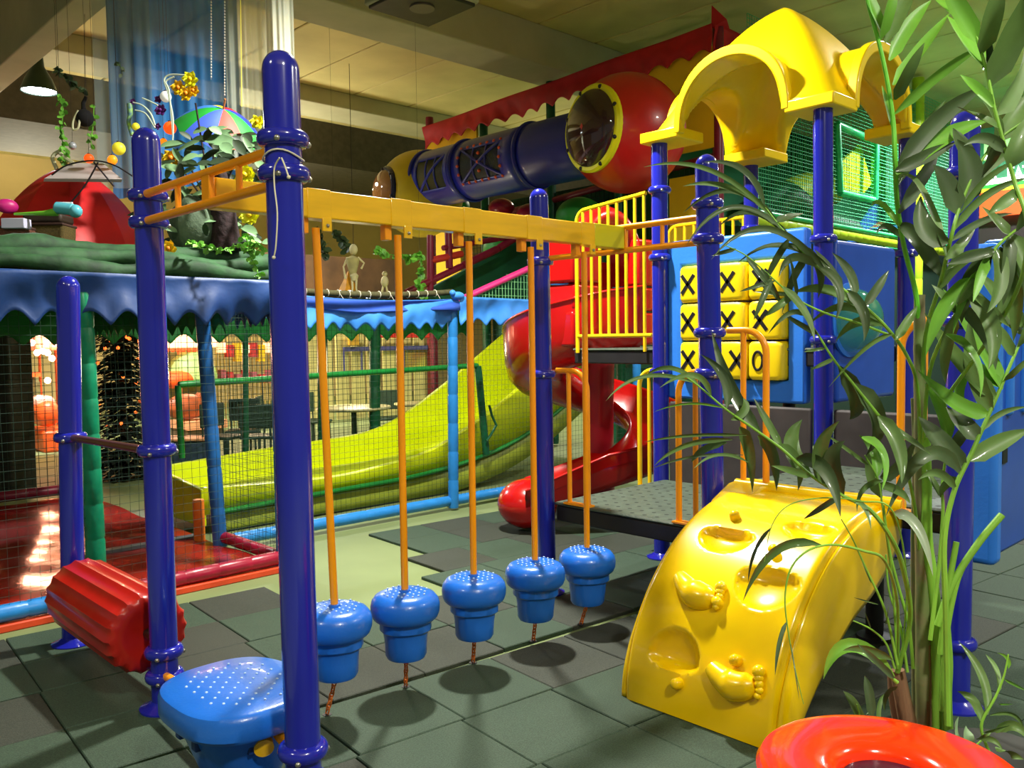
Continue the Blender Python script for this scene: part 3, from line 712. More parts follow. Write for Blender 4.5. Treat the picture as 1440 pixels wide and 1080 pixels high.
# grassy cloth roll on top of the left part
def lump(a, b, y, z, r, sd):
    rn = random.Random(sd); k = 60; pts = []; rs = []
    for i in range(k+1):
        t = i/k; pts.append((a+(b-a)*t, y+.03*math.sin(t*17+sd), z+.02*math.sin(t*23+sd*2))); rs.append(r*(1+.25*math.sin(t*31+sd)+rn.uniform(-.08, .08)))
    return M().tube(pts, rs, 12)
GR = mat('green_painted_drape', (40, 88, 46), .75, col2=(14, 44, 24), nscale=7, bump=.6, bscale=12)
for (y, z, r, sd) in ((3.02, 2.10, .055, 1), (3.1, 2.16, .06, 2), (3.28, 2.22, .07, 3)): obj('grass_drape', lump(-4.4, -.82, y, z, r, sd), GR, en)
obj('top_board', M().bx(-4.4, -.86, 3.1, 7.0, 2.08, 2.13), mat('top_board_green', (30, 70, 40), .8, noise=.2), en)
t = thing('red_mat', 'shiny red vinyl floor mat inside the netted enclosure', 'mat', (-2.6, 5, .0))
obj('mat_surface', M().grid(lambda a, b: Vector((-4.4+3.48*a, 3.1+3.95*b, .055+.010*math.sin(a*19+b*7)*math.sin(b*23)+.006*math.sin(a*41-b*17))), 60, 60), MATR, t)
obj('mat_edge', M().bx(-4.4, -.92, 3.1, 7.05, .001, .04), MATR, t)
obj('mat_seam', M().bx(-1.9, -.92, 4.25, 4.34, .05, .075), mat('grey_mat_strip', (96, 104, 112), .4), t)
# ------------------------------------------------------------------ lime slide
fr = [(-.75, .40)]+[tuple((lambda q: (q.x, q.z))(PL(x, y, 1, 4.5))) for x, y in [(480, 672), (600, 640), (640, 616), (700, 575), (760, 520), (797, 480)]]
lo = [(-.75, .20)]+[tuple((lambda q: (q.x, q.z))(PL(x, y, 1, 4.5))) for x, y in [(480, 686), (570, 671), (650, 650), (713, 625), (770, 588), (830, 535)]]
bk = [tuple((lambda q: (q.x, q.z))(PL(x, y, 1, 5.75))) for x, y in [(155, 668), (390, 628), (500, 612), (540, 600), (575, 578), (640, 528), (710, 468), (760, 425)]]
def interp(pts, x):
    if x <= pts[0][0]: return pts[0][1]
    for a, b in zip(pts, pts[1:]):
        if x <= b[0]: return a[1]+(b[1]-a[1])*(x-a[0])/(b[0]-a[0])
    a, b = pts[-2:]; return b[1]+(x-b[0])*(b[1]-a[1])/(b[0]-a[0])
def sm(pts, x): return sum(interp(pts, x+d) for d in (-.25, -.12, 0, .12, .25))/5
t = thing('lime_slide', 'wide lime yellow slide inside the netted enclosure', 'slide', (1.5, 5.1, 0))
X0, X1 = -.78, 4.6
def sec(a, b):
    x = X0+(X1-X0)*a; f, l, k = sm(fr, x), sm(lo, x), sm(bk, x); bed = max(.08, l-.0); bed2 = min(k-.16, bed+.02)
    keys = [(4.50, l-.02), (4.50, f), (4.54, f+.012), (4.58, f-.01), (4.62, bed+.02), (4.7, bed), (5.08, bed), (5.11, bed+.10), (5.14, bed+.10), (5.17, bed), (5.6, bed2), (5.68, bed2+.03), (5.72, k-.01), (5.75, k), (5.78, k-.01), (5.78, bed2-.04)]
    u = b*(len(keys)-1); i = min(int(u), len(keys)-2); g = u-i
    return Vector((x, keys[i][0]+(keys[i+1][0]-keys[i][0])*g, keys[i][1]+(keys[i+1][1]-keys[i][1])*g))
obj('slide_bed', M().grid(sec, 80, 15), SLIDEY, t, solid=.01, both=True, ang=50)
obj('slide_skirt', M().grid(lambda a, b: Vector((X0+.1+(X1-X0-.1)*a, 4.52, max(.02, sm(lo, X0+(X1-X0)*a)-.03-(.26)*b))), 60, 2), mat('olive_underside_shade', (134, 146, 40), .5, noise=.1), t, solid=.02)  # slide yellow darkened to olive, shade under the slide painted into the colour
pts = [(x, 4.47, sm(lo, x)-.01) for x in [-.7+.1*i for i in range(50)]]
obj('edge_pad', M().tube(pts, .022, 8), mat('mid_green_vinyl_foam', (16, 120, 44), .4), t)
obj('end_wall', M().prism([(4.50, .08), (5.78, .08), (5.78, bk[0][1]-.02), (5.7, bk[0][1]), (5.2, .46), (4.5, .40)], 0, -.80, -.76), SLIDEY, t, bevel=.01)
for x in (1.2, 2.6, 3.8): obj('support_leg', M().tube([(x, 5.1, 0), (x, 5.1, sm(lo, x)-.03)], .03, 10), PADDG, t)
tag(obj('orange_pad_post', M().tube([PZ(281, 768, 0), PZ(281, 768, 0)+Vector((0, 0, .38))], .045, 12), mat('orange_foam', (226, 120, 30), .5, noise=.1), bevel=.01), 'short orange foam post beside the steel blue post at the slide end', 'post')
# pink rail and net above the valance
t = thing('pink_rail', 'pink padded rail sloping up with green netting beneath', 'railing', PL(690, 400, 1, 4.2))
a, b = PL(642, 424, 1, 4.2), PL(760, 370, 1, 4.2)
obj('rail', padpipe(M(), a, b, .034, .5), PINK, t)
mb = M()
for i in range(26):
    q = a.lerp(b, (i+.5)/26); mb.tube([q, Vector((q.x+random.uniform(-.01, .01), q.y, 2.0))], .004, 4)
for k in range(5): mb.tube([Vector((a.x+.15*k+.1, 4.2, 2.02+.075*k)), Vector((b.x, 4.2, 2.02+.075*k))], .003, 4)
obj('net_panel', mb, NETW, t, smooth=False, kind='stuff')
# ------------------------------------------------------------------ maroon pipe frame and slide cover
t = thing('maroon_pipe_frame', 'maroon padded pipe frame below the navy crawl tube', 'frame', PL(640, 380, 1, 6.2))
Q = lambda x, y, Y=6.2: PL(x, y, 1, Y)
for a, b, r, m in (((605, 330), (605, 412), .06, PADM), ((630, 318), (632, 378), .065, PADM), ((570, 412), (650, 374), .06, PADM), ((650, 374), (700, 350), .07, PADM), ((700, 350), (770, 306), .07, PADM), ((622, 349), (700, 336), .05, PADM), ((700, 336), (780, 322), .05, PADM)):
    obj('pipe', padpipe(M(), Q(*a), Q(*b), r*.75, .6), m, t)
obj('pipe', padpipe(M(), Q(603, 367), Q(650, 357), .045, .6), mat('brick_red_vinyl_foam', (190, 52, 40), .4), t)
poly = [Q(*p, 6.5) for p in ((585, 416), (650, 382), (705, 350), (775, 312), (790, 440), (640, 440))]
mb = M(); vs = [(p.x, 6.5, p.z) for p in poly]+[(p.x, 6.56, p.z) for p in poly]; k = 6
mb.add(vs, [tuple(range(k)), tuple(range(k, 2*k))[::-1]]+[(i, i+k, (i+1) % k+k, (i+1) % k) for i in range(k)])
obj('slope_cover', mb, mat('bottle_green_sheet', (18, 82, 58), .6, noise=.3, nscale=3), t, smooth=False)
# ------------------------------------------------------------------ spiral slide
t = thing('spiral_slide', 'glossy red spiral slide winding round a red pole', 'slide', (2.05, 2.55, 0))
C0 = Vector((2.05, 2.55, 0)); Lf = Vector((-.72, .69, 0)); Fr = Vector((-.69, -.72, 0))
def hel(a):    # a in turns: 0 front, .25 left, .5 back, .75 right, 1 front
    return C0 + Fr*math.cos(2*pi*a)*.56 + Lf*math.sin(2*pi*a)*.56
zz = [(-.10, 1.56), (0, 1.50), (.15, 1.34), (.35, 1.08), (.5, .92), (.75, .66), (1.0, .40), (1.10, .30)]
def sect(p, side, z, ow=.42, iw=.22, w=.27):
    keys = [(-1.02, iw), (-1.0, iw*.5), (-.92, .05), (-.7, .0), (0, -.03), (.6, .0), (.88, .07), (1.0, .2), (1.04, ow*.7), (1.05, ow), (1.12, ow+.01)]
    return [p+side*(w*k)+Vector((0, 0, z+h)) for k, h in keys]
rowsv = []
for i in range(73):
    a = -.06+1.06*i/72; p = hel(a); side = (p-C0).normalized(); z = sm([(k*10, v) for k, v in zz], a*10)
    rowsv.append(sect(p, side, z, .50-.22*ss(.2, .7, a) if a < 1 else .28))
tg = Lf; p1 = hel(1.0); side = (p1-C0).normalized()
for i in range(1, 9): rowsv.append(sect(p1+tg*.085*i, side, .40-.03*i, .28-.006*i, .26))
mb = M(); n = len(rowsv[0]); mb.add([v for r in rowsv for v in r], [(i*n+j, (i+1)*n+j, (i+1)*n+j+1, i*n+j+1) for i in range(len(rowsv)-1) for j in range(n-1)])
obj('chute', mb, REDS, t, solid=.02, both=True, ang=50)
e = p1+tg*.66; obj('chute_end', M().sph(e+Vector((0, 0, .245)), .255, 28, 16, (1, 1, .82)), REDS, t)
obj('pole', M().lathe([(.2, 0.0), (.2, .05), (.14, .08), (.135, 1.0), (.15, 1.45)], C0, 28), mat('crimson_pole', (170, 26, 42), .35, coat=.2), t)
for i, (dx, z0_, z1_) in enumerate(((0, 1.56, 1.86), (0, 1.86, 2.08), (0, 2.08, 2.5))):
    obj('entry_block', M().bx(1.27+.02*(i == 1), 1.62-.02*(i == 1), 2.14, 2.5, z0_, z1_-.012), REDS, t, bevel=.025, seg=3)
    obj('entry_block', M().bx(2.12+.02*(i == 1), 2.46-.02*(i == 1), 2.14, 2.5, z0_, z1_-.012), REDS, t, bevel=.025, seg=3)
obj('entry_arch', M().tube(arc((1.87, 2.3, 2.3), (1, 0, 0), (0, 0, 1), .36, 0, pi, 18), .10, 14, flat=1), REDS, t)
obj('entry_back', M().bx(1.60, 2.14, 2.44, 2.5, 1.6, 2.3), REDS, t, bevel=.02)
# ------------------------------------------------------------------ crawl tube and balls
t = thing('crawl_tube', 'long navy crawl tube with windows between the yellow and red balls', 'crawl tube', (4.33, 6.3, 3.6))
TX, TZ, TR = 4.33, 4.04, .40
n = 40
segs = [(4.55, 5.55, []), (5.55, 6.85, [(5.85, 6.65)]), (6.85, 7.75, [(7.0, 7.6)])]
def shell(y0, y1, holes):
    ysl = sorted(set([y0, y1]+[h for w in holes for h in w]+[y0+(y1-y0)*i/8 for i in range(9)])); vs = []; fs = []
    for y in ysl:
        for j in range(n):
            a = 2*pi*j/n; vs.append((TX+TR*math.cos(a), y, TZ+TR*math.sin(a)))
    for i in range(len(ysl)-1):
        ym = (ysl[i]+ysl[i+1])/2
        for j in range(n):
            am = 360*(j+.5)/n
            if any(h[0] < ym < h[1] for h in holes) and 150 < am < 216: continue
            fs.append((i*n+j, i*n+(j+1) % n, (i+1)*n+(j+1) % n, (i+1)*n+j))
    return M().add(vs, fs)
for s in segs: 
    obj('tube_section', shell(*s), TUBEB, t, solid=.015)
    ring = [(TX+(TR+.02)*math.cos(2*pi*j/n), s[1], TZ+(TR+.02)*math.sin(2*pi*j/n)) for j in range(n)]
    obj('joint_ring', M().tube(ring, .028, 8, closed=True), TUBEB, t)
WA = mat('window_net_pane', (120, 130, 110), .4, trans=.4, alpha=.35)
for (y0, y1) in ((5.85, 6.65), (7.0, 7.6)):
    w = obj('window', M().grid(lambda a, b: Vector((TX+(TR-.005)*math.cos(math.radians(150+66*b)), y0+(y1-y0)*a, TZ+(TR-.005)*math.sin(math.radians(150+66*b)))), 6, 10), WA, t)
    for k in range(2 if y0 < 6 else 1):
        c = (1 if k else -1); pts = [Vector((TX+(TR+.005)*math.cos(math.radians(150+66*b)), y0+(y1-y0)*(b if c < 0 else 1-b), TZ+(TR+.005)*math.sin(math.radians(150+66*b)))) for b in [i/10 for i in range(11)]]
        obj('window_bar', M().tube(pts, .02, 6), TUBEB, w)
    for fy in (.33, .66): obj('window_bar', M().tube([Vector((TX+(TR+.005)*math.cos(math.radians(150+66*b)), y0+(y1-y0)*fy, TZ+(TR+.005)*math.sin(math.radians(150+66*b)))) for b in [i/10 for i in range(11)]], .014, 6), TUBEB, w)
    mb = M()
    if y0 < 6:
        for i in range(7):
            for b in (0, 1): 
                a = math.radians(148+70*b); mb.sph((TX+(TR+.01)*math.cos(a), y0+(y1-y0)*i/6, TZ+(TR+.01)*math.sin(a)), .024, 8, 6)
        for b in (.25, .5, .75):
            for y in (y0-.02, y1+.02, (y0+y1)/2): a = math.radians(150+66*b); mb.sph((TX+(TR+.01)*math.cos(a), y, TZ+(TR+.01)*math.sin(a)), .024, 8, 6)
        obj('orange_bolts', mb, mat('orange_bolt_cap', (214, 84, 50), .4), w, kind='stuff')
def ballw(name, label, c, r, dirpx, rr, ringm, dome, shellm, bolts):
    t = thing(name, label, 'crawl ball', (c.x, c.y, c.z-r))
    obj('shell', M().sph(c, r, 40, 24), shellm, t)
    ax = dirpx.normalized(); p = c+ax*math.sqrt(r*r-rr*rr)*.98
    obj('window_ring', M().lathe([(rr-.035, -.03), (rr+.03, -.03), (rr+.035, .02), (rr+.01, .05), (rr-.03, .05), (rr-.035, -.03)], p, 48, axis=tuple(ax)), ringm, t)
    obj('window_dome', M().lathe([((rr-.02)*math.cos(a), .02+.17*math.sin(a)) for a in [pi/2*i/10 for i in range(10)]]+[(.0001, .19)], p, 48, axis=tuple(ax)), dome, t)
    u = ax.cross(Vector((0, 0, 1))).normalized(); v = u.cross(ax)
    for i in range(bolts):
        a = 2*pi*i/bolts+.4; obj('bolt', M().sph(p+ax*.045+u*(rr*math.cos(a))+v*(rr*math.sin(a)), .026, 10, 6), mat('black_bolt', (26, 26, 34), .4), t)
    return t
rb = Vector((4.36, 4.05, 4.06)); 
ballw('red_crawl_ball', 'large red crawl ball with a yellow ringed dark dome window', rb, .70, Vector((-.98, .18, .0)), .47, RIMY, ACR, REDB, 8)
yb = Vector((4.40, 8.12, 3.88))
ballw('yellow_crawl_ball', 'mustard yellow crawl ball with an amber dome window', yb, .66, Vector((-.97, .24, .02)), .33, RIMD, ACR2, BALLY, 6)
# ------------------------------------------------------------------ tall tower with red valance
t = thing('play_tower', 'tall netted play tower with red scalloped valance and yellow boards', 'play tower', (7, 6, 0))
TXF = 5.5
obj('valance', valance(M(), (TXF, 3.6, 0), (TXF, 9.42, 0), 5.50, 5.30, .32, 17, .03, .10, out=(-1, 0, 0), sd=11, fold=2.5), CLOTHR, t, solid=.008)
obj('valance', valance(M(), (TXF, 3.6, 0), (TXF+5, 3.6, 0), 5.50, 5.50, .32, 15, .03, .10, out=(0, -1, 0), sd=12), CLOTHR, t, solid=.008)
obj('valance_tip', M().add([(TXF, 3.62, 5.45), (TXF, 3.4, 5.5), (TXF-.02, 3.6, 5.72), (TXF+.4, 3.6, 5.5)], [(0, 1, 2), (0, 2, 3), (1, 3, 2), (0, 3, 1)]), CLOTHR, t, smooth=False)
YB = mat('yellow_board', (236, 192, 20), .6, noise=.08, nscale=2)
obj('yellow_panel', M().bx(TXF+.05, TXF+.09, 3.62, 4.75, 4.0, 5.25), YB, t)
obj('yellow_panel', M().bx(TXF+.05, TXF+.09, 8.1, 9.4, 4.25, 5.1), YB, t)
obj('yellow_panel', M().bx(TXF+.05, TXF+.09, 3.62, 4.3, 2.6, 3.7), YB, t)
obj('yellow_panel', M().bx(TXF+.05, TXF+.09, 8.55, 9.2, 2.5, 3.6), YB, t)
for y, m in ((3.6, PADM), (5.2, PADDG), (6.5, PADDG), (8.0, PADDG), (9.4, PADM)):
    obj('post', padpipe(M(), (TXF+.12, y, .02), (TXF+.12, y, 5.5 if y != 8.0 else 5.35), .07, 1.0), m, t)
obj('cross_bar', padpipe(M(), (TXF+.12, 4.8, 4.72), (TXF+.12, 9.4, 4.72), .05, .9), PADDG, t)
obj('cross_bar', padpipe(M(), (TXF+.12, 3.6, 3.9), (TXF+.12, 9.4, 3.5), .05, .9), PADM, t)
BG = mat('bottle_green_backdrop', (18, 74, 48), .7, noise=.35, nscale=1.5)
obj('back_panel', M().bx(TXF+.25, TXF+.30, 3.7, 8.0, 1.2, 3.85), BG, t, smooth=False)
obj('net_panel', M().net((TXF+.1, 3.7, 2.0), (0, 5.6, 0), (0, 0, 1.8), 70, 24, .004, .01), NETM, t, smooth=False, kind='stuff')
for (px, py, r) in ((640, 290, .24), (712, 350, .36), (815, 305, .34)):
    c = PL(px, py, 0, 5.25); obj('green_dome', M().sph(c, r, 20, 12, (1, 1, .8)), mat('leaf_green_plastic', (38, 140, 44), .5, noise=.1), t)
for (px, py) in ((705, 292), (745, 300)):
    c = PL(px, py, 0, 5.2); obj('red_bump', M().sph(c, .2, 16, 10, (1, 1, .7)), PADR, t)
# ------------------------------------------------------------------ green play frame behind the canopy
t = thing('green_play_frame', 'green netted play frame behind the yellow canopy', 'play frame', (9.5, 4, 0))
G = lambda x, y, Y=3.42: PL(x, y, 1, Y)
LIME = mat('lime_vinyl_foam', (176, 206, 40), .4, noise=.1); MINT = mat('mint_green_vinyl_foam', (30, 176, 104), .35, noise=.1)
obj('lime_rail', padpipe(M(), (5.9, 3.42, 3.13), (13.5, 3.42, 3.10), .075, .25), LIME, t)
obj('edge_rail', padpipe(M(), (5.9, 3.36, 3.22), (13.5, 3.36, 3.20), .035, .8), MINT, t)
obj('lime_post', padpipe(M(), (11.42, 3.42, .02), (11.42, 3.42, 5.95), .10, .4), LIME, t)
obj('lime_brace', padpipe(M(), G(1305, 55), G(1345, 85), .08, .5), LIME, t)
for a, b in (((1177, 175), (1181, 271)), ((1181, 271), (1230, 282)), ((1230, 282), (1232, 200)), ((1177, 175), (1232, 200))):
    obj('mint_frame', padpipe(M(), G(*a), G(*b), .055, .4), MINT, t)
def plate(nm, pts, Y, m, th=.05):
    q = [PL(x, y, 1, Y) for x, y in pts]; k = len(q); vs = [(p.x, Y, p.z) for p in q]+[(p.x, Y+th, p.z) for p in q]
    return obj(nm, M().add(vs, [tuple(range(k)), tuple(range(k, 2*k))[::-1]]+[(i, i+k, (i+1) % k+k, (i+1) % k) for i in range(k)]), m, t, smooth=False)
plate('yellow_board', [(1179, 232), (1210, 203), (1226, 258), (1214, 273), (1180, 268)], 3.6, mat('neon_yellow_board', (214, 240, 8), .5))
plate('blue_lane', [(1195, 340), (1240, 272), (1282, 268), (1300, 340)], 4.3, mat('blue_lane', (44, 104, 190), .45, noise=.1))
plate('tan_strip', [(1218, 328), (1238, 312), (1290, 304), (1290, 312)], 4.2, mat('tan_strip', (160, 104, 60), .5))
plate('blue_lane', [(1225, 322), (1240, 318), (1300, 314), (1300, 326)], 4.15, mat('blue_lane', (44, 104, 190), .45, noise=.1))
DG = mat('deep_green_slide', (12, 78, 46), .45, noise=.2)
hp = smoothpath([PL(x, y, 1, 4.6) for x, y in ((1020, 345), (1060, 318), (1085, 288), (1100, 282), (1125, 300), (1150, 318), (1190, 330))], 5)
obj('hump_slide', M().tube(hp, .32, 18), DG, t)
hp = smoothpath([PL(x, y, 1, 5.2) for x, y in ((1090, 285), (1120, 268), (1145, 262), (1170, 270))], 5)
obj('hump_slide', M().tube(hp, .26, 16), mat('olive_lime_slide', (140, 160, 30), .5, noise=.1), t)
obj('back_sheet', M().bx(6.2, 18, 6.0, 6.06, 0, 5.6), mat('green_back_sheet', (34, 112, 70), .75, noise=.35, nscale=.8), t, smooth=False)
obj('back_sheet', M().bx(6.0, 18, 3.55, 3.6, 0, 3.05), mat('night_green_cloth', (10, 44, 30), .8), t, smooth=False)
obj('net_panel', M().net((6.0, 3.42, 3.2), (7.5, 0, 0), (0, 0, 2.5), 130, 46, .0045, .012), NETL, t, smooth=False, kind='stuff')
obj('mint_backing', M().bx(12.0, 13.2, 4.2, 4.25, 3.2, 5.2), mat('mint_sheet', (40, 176, 108), .6, noise=.15), t, smooth=False)
# ------------------------------------------------------------------ kiosk far right
t = thing('food_kiosk', 'bright white and green signed kiosk with orange band, far right', 'kiosk', (13.2, -.2, 0))
K = lambda x, y, X=13.0: PL(x, y, 0, X)
def kp(nm, x0, x1, y0, y1, m, X=13.0, th=.1, **k):
    a, b = K(x0, y0, X), K(x1, y1, X); return obj(nm, M().bx(X, X+th, min(a.y, b.y), max(a.y, b.y), min(a.z, b.z), max(a.z, b.z)), m, t, **k)
kp('sign_board', 1374, 1520, 182, 262, mat('kiosk_sign_green', (52, 120, 84), .5, emit=(60, 130, 90), es=.25), bevel=.02)
kp('light_strip', 1378, 1520, 254, 262, mat('lit_white', (240, 250, 236), .5, emit=(235, 250, 235), es=1.6), 12.95, .05)
kp('light_strip', 1384, 1520, 192, 206, mat('lit_pale_green', (170, 230, 150), .5, emit=(150, 220, 130), es=1.0), 12.95, .05)
kp('band', 1374, 1520, 262, 268, mat('kiosk_band_green', (60, 200, 70), .5), 12.92, .08)
kp('band', 1374, 1520, 267, 273, mat('kiosk_band_yellow', (240, 216, 40), .5), 12.9, .08)
kp('band', 1374, 1520, 272, 292, mat('kiosk_band_orange', (236, 84, 24), .5, emit=(236, 84, 24), es=.3), 12.88, .1)
kp('counter', 1374, 1520, 300, 480, mat('kiosk_dark', (40, 30, 26), .6), 13.1, .2)
WS = mat('lit_white', (240, 250, 236), .5)
for pts in ([(1386, 224), (1392, 212), (1408, 208)], [(1396, 210), (1405, 221), (1398, 224), (1404, 232)], [(1387, 236), (1394, 228), (1404, 222)], [(1388, 250), (1396, 243), (1400, 250)],
            [(1418, 236), (1419, 250)], [(1418, 236), (1426, 235)], [(1418, 243), (1425, 242)], [(1419, 250), (1427, 249)], [(1428, 250), (1432, 234), (1437, 250)], [(1430, 244), (1435, 244)], [(1438, 234), (1448, 233)], [(1443, 234), (1443, 250)]):
    obj('sign_stroke', M().tube([K(x, y, 12.9) for x, y in pts], .022, 6), WS, t)
tag(obj('blue_seat', M().box(K(1425, 365, 9.0), (.9, .5, .5)), PANELB, bevel=.08, seg=4), 'blue moulded seat back at the right edge below the kiosk', 'seat')
# ------------------------------------------------------------------ lamps that show
def highbay(c, r, label, lit=30):
    t = thing('high_bay_lamp', label, 'lamp', c)
    obj('shade', M().lathe([(r, 0), (r*1.02, .02), (r*.75, .18), (r*.35, .34), (r*.28, .5), (.0001, .52)], c, 28, cap=False), mat('dark_green_enamel', (40, 62, 48), .4, metal=.3), t)
    obj('diffuser', M().lathe([(.0001, .0), (r*.94, .012)], c, 28), mat('lit_lamp_glass', (255, 255, 255), .4, emit=(236, 244, 255), es=lit), t)
    obj('hanger', M().tube([c+Vector((0, 0, .5)), (c.x, c.y, 5.99)], .012, 8), STEEL, t)
highbay(P(55, 129, 12.0), .23, 'round white high bay lamp glowing at the upper left')
highbay(P(1391, 96, 11.5), .08, 'brighter small lamp glowing between palm leaves, upper right')
highbay(P(1413, 91, 13), .06, 'fainter small lamp just right of the brighter one, upper right')
t = thing('unit_heater', 'dark square heater unit hanging under the ceiling', 'heater', (1.34, 4.1, 4.8))
obj('casing', M().bx(.95, 1.74, 3.72, 4.5, 4.83, 5.35), mat('heater_casing', (150, 160, 140), .5, noise=.1), t, bevel=.02)
obj('grille', M().bx(.98, 1.71, 3.75, 4.47, 4.80, 4.84), mat('heater_grille', (48, 50, 44), .35, metal=.4, noise=.2), t, bevel=.01)
obj('fan_hub', M().lathe([(.12, 4.785), (.12, 4.8)], (1.34, 4.1, 0), 24), mat('heater_hub', (96, 92, 84), .4), t)
for x in (1.05, 1.64): obj('hanger', M().tube([(x, 4.1, 5.35), (x, 4.1, 6.0)], .012, 6), STEEL, t)
# ------------------------------------------------------------------ decorations on top of the enclosure
def leafmesh(mb, a, b, w, droop=.0, n=5, fold=.25, up=None):
    a, b = Vector(a), Vector(b); d = b-a; L = d.length
    if L < 1e-5: return mb
    up = Vector(up) if up is not None else Vector((0, 0, 1))
    s = d.cross(up); s = s.normalized() if s.length > 1e-4 else Vector((1, 0, 0)); nn = s.cross(d).normalized(); vs = []; fs = []
    for i in range(n+1):
        t = i/n; c = a+d*t-Vector((0, 0, 1))*droop*L*(t*t) + nn*.0; ww = w*(math.sin(pi*min(1, t*.92+.05))**.7) if i < n else w*.02
        vs += [c-s*ww+nn*fold*ww, c, c+s*ww+nn*fold*ww]
    for i in range(n):
        k = i*3; fs += [(k, k+1, k+4, k+3), (k+1, k+2, k+5, k+4)]
    return mb.add(vs, fs)
def at(px, py, Z): return P(px, py, Z)
TR_ = mat('red_tent_fabric', (206, 26, 30), .5, noise=.12, nscale=4, sss=.1)
t = thing('red_tent', 'red domed fabric tent with a grey top flap on the enclosure roof', 'tent', at(100, 350, 6.9))
c = at(103, 356, 7.1)
def tent(a, b):
    an = 2*pi*a; r = .66; k = (1-b)**.62 if b < .999 else .001; sg = 1+.02*math.sin(an*3+1)
    return c+Vector((r*k*math.cos(an)*sg, r*k*math.sin(an)*sg, .70*b**.85))
obj('tent_shell', M().grid(tent, 10, 14, closeu=True), TR_, t, ang=25)
fl = [at(62, 251, 6.45), at(101, 229, 6.75), at(145, 230, 6.75), at(172, 252, 6.45)]
obj('top_flap', M().add(fl+[p+Vector((.0, .02, -.02)) for p in fl], [(0, 1, 2, 3), (7, 6, 5, 4), (0, 4, 5, 1), (1, 5, 6, 2), (2, 6, 7, 3), (3, 7, 4, 0)]), mat('grey_flap', (186, 176, 176), .6), t, smooth=False)
for pts in ([(73, 246), (95, 232), (130, 226), (160, 232), (190, 250)], [(138, 228), (120, 260), (95, 290)], [(132, 228), (160, 262)]):
    obj('tent_pole', M().tube(smoothpath([at(x, y, 6.4) for x, y in pts], 5), .006, 6), mat('black_cord', (30, 26, 34), .5), t)
for (x0, x1, y0, y1, Z, nm, lb, col) in ((-8, 44, 322, 356, 6.2, 'wicker_basket', 'brown wicker basket at far left on the enclosure roof', (112, 70, 52)), (42, 97, 318, 350, 6.35, 'treasure_chest', 'brown and gold wooden chest before the red tent', (96, 80, 36))):
    t = thing(nm, lb, 'basket' if 'bask' in nm else 'chest', at((x0+x1)/2, y1, Z)); w = (x1-x0)/FPX*Z; h = (y1-y0)/FPX*Z; cc = at((x0+x1)/2, (y0+y1)/2, Z)
    mm = mat(nm, col, .8, noise=.35, nscale=60, bump=.8, bscale=120, stretch=(1, 1, 3))
    obj('body', M().box(cc, (w, .2, h), -.75, taper=1.06), mm, t, bevel=.015)
    obj('rim', M().box(cc+Vector((0, 0, h/2)), (w*1.08, .22, .02), -.75), mat('dark_'+nm+'_rim', (66, 42, 34), .7), t, bevel=.006)
    if 'chest' in nm: obj('lid', M().box(cc+Vector((0, 0, h/2+.045)), (w*.98, .2, .07), -.75), mat('dark_chest_lid', (52, 38, 26), .6, noise=.3), t, bevel=.02)
t = thing('white_box', 'small white box standing in the wicker basket', 'box', at(22, 320, 6.1)); obj('box', M().box(at(23, 315, 6.1), (.16, .1, .07), -.75), mat('white_card', (206, 206, 236), .6), t, bevel=.004)
t = thing('water_blaster', 'turquoise and green toy water blaster pointing left', 'toy', at(90, 300, 6.1))
TQ = mat('turquoise_toy', (90, 180, 200), .3, coat=.3); LG = mat('toy_green', (120, 200, 60), .35)
obj('barrel', M().tube([at(x, y, 6.1) for x, y in ((20, 301), (62, 300), (80, 298))], [.008, .018, .03], 10), LG, t)
obj('tank', M().tube([at(78, 292, 6.1), at(104, 295, 6.1)], .042, 14), TQ, t, bevel=.01); obj('tank_cap', M().sph(at(106, 297, 6.1), .047, 14, 10), TQ, t)
obj('top_grip', M().tube([at(82, 286, 6.1), at(102, 286, 6.1)], .010, 8), mat('pale_grip', (210, 226, 236), .4), t)
t = thing('pink_toy', 'magenta rounded toy at the left edge beside the tent', 'toy', at(8, 296, 6.2)); obj('body', M().sph(at(10, 290, 6.2), .075, 16, 10, (1, .6, .7)), mat('magenta_toy', (190, 30, 120), .4), t)
def ball(px, py, Z, r, name, label, cat, m, g=None, ring=True):
    t = thing(name, label, cat, at(px, py, Z)-Vector((0, 0, r)), g)
    obj('globe', M().sph(at(px, py, Z), r, 18, 12), m, t)
    obj('cord', M().tube([at(px, py, Z), Vector((at(px, py, Z).x, at(px, py, Z).y, 4.97))], .0012, 4), mat('black_cord', (30, 26, 34), .5), t) if py > 130 and py < 230 else None
    if ring: obj('cap', M().lathe([(.3*r, .94*r), (.3*r, 1.12*r), (.0001, 1.15*r)], at(px, py, Z), 10), mat('dark_cap', (50, 34, 30), .5), t)
OL = mat('lit_orange_globe', (240, 80, 26), .4, emit=(255, 84, 20), es=.9); OL2 = mat('lit_amber_globe', (240, 150, 30), .4, emit=(255, 140, 20), es=.8); YL = mat('lit_yellow_globe', (226, 216, 60), .45, emit=(226, 210, 40), es=.3)
ball(14, 367, 5.3, .052, 'lantern_globe', 'glowing orange globe on the grassy drape at far left', 'lantern', OL)
ball(125, 223, 6.6, .036, 'lantern_globe', 'glowing red-orange globe above the tent peak, left one', 'lantern', OL)
ball(158, 225, 6.6, .037, 'lantern_globe', 'glowing amber globe above the tent peak, right one', 'lantern', OL2)
ball(167, 209, 6.7, .05, 'lantern_globe', 'larger pale yellow globe above the tent', 'lantern', YL)
ball(239, 180, 6.6, .048, 'lantern_globe', 'red-orange globe among the flowers right of the domed post', 'lantern', OL)
ball(230, 200, 6.7, .03, 'lantern_globe', 'small salmon globe partly behind the domed blue post', 'lantern', OL2)
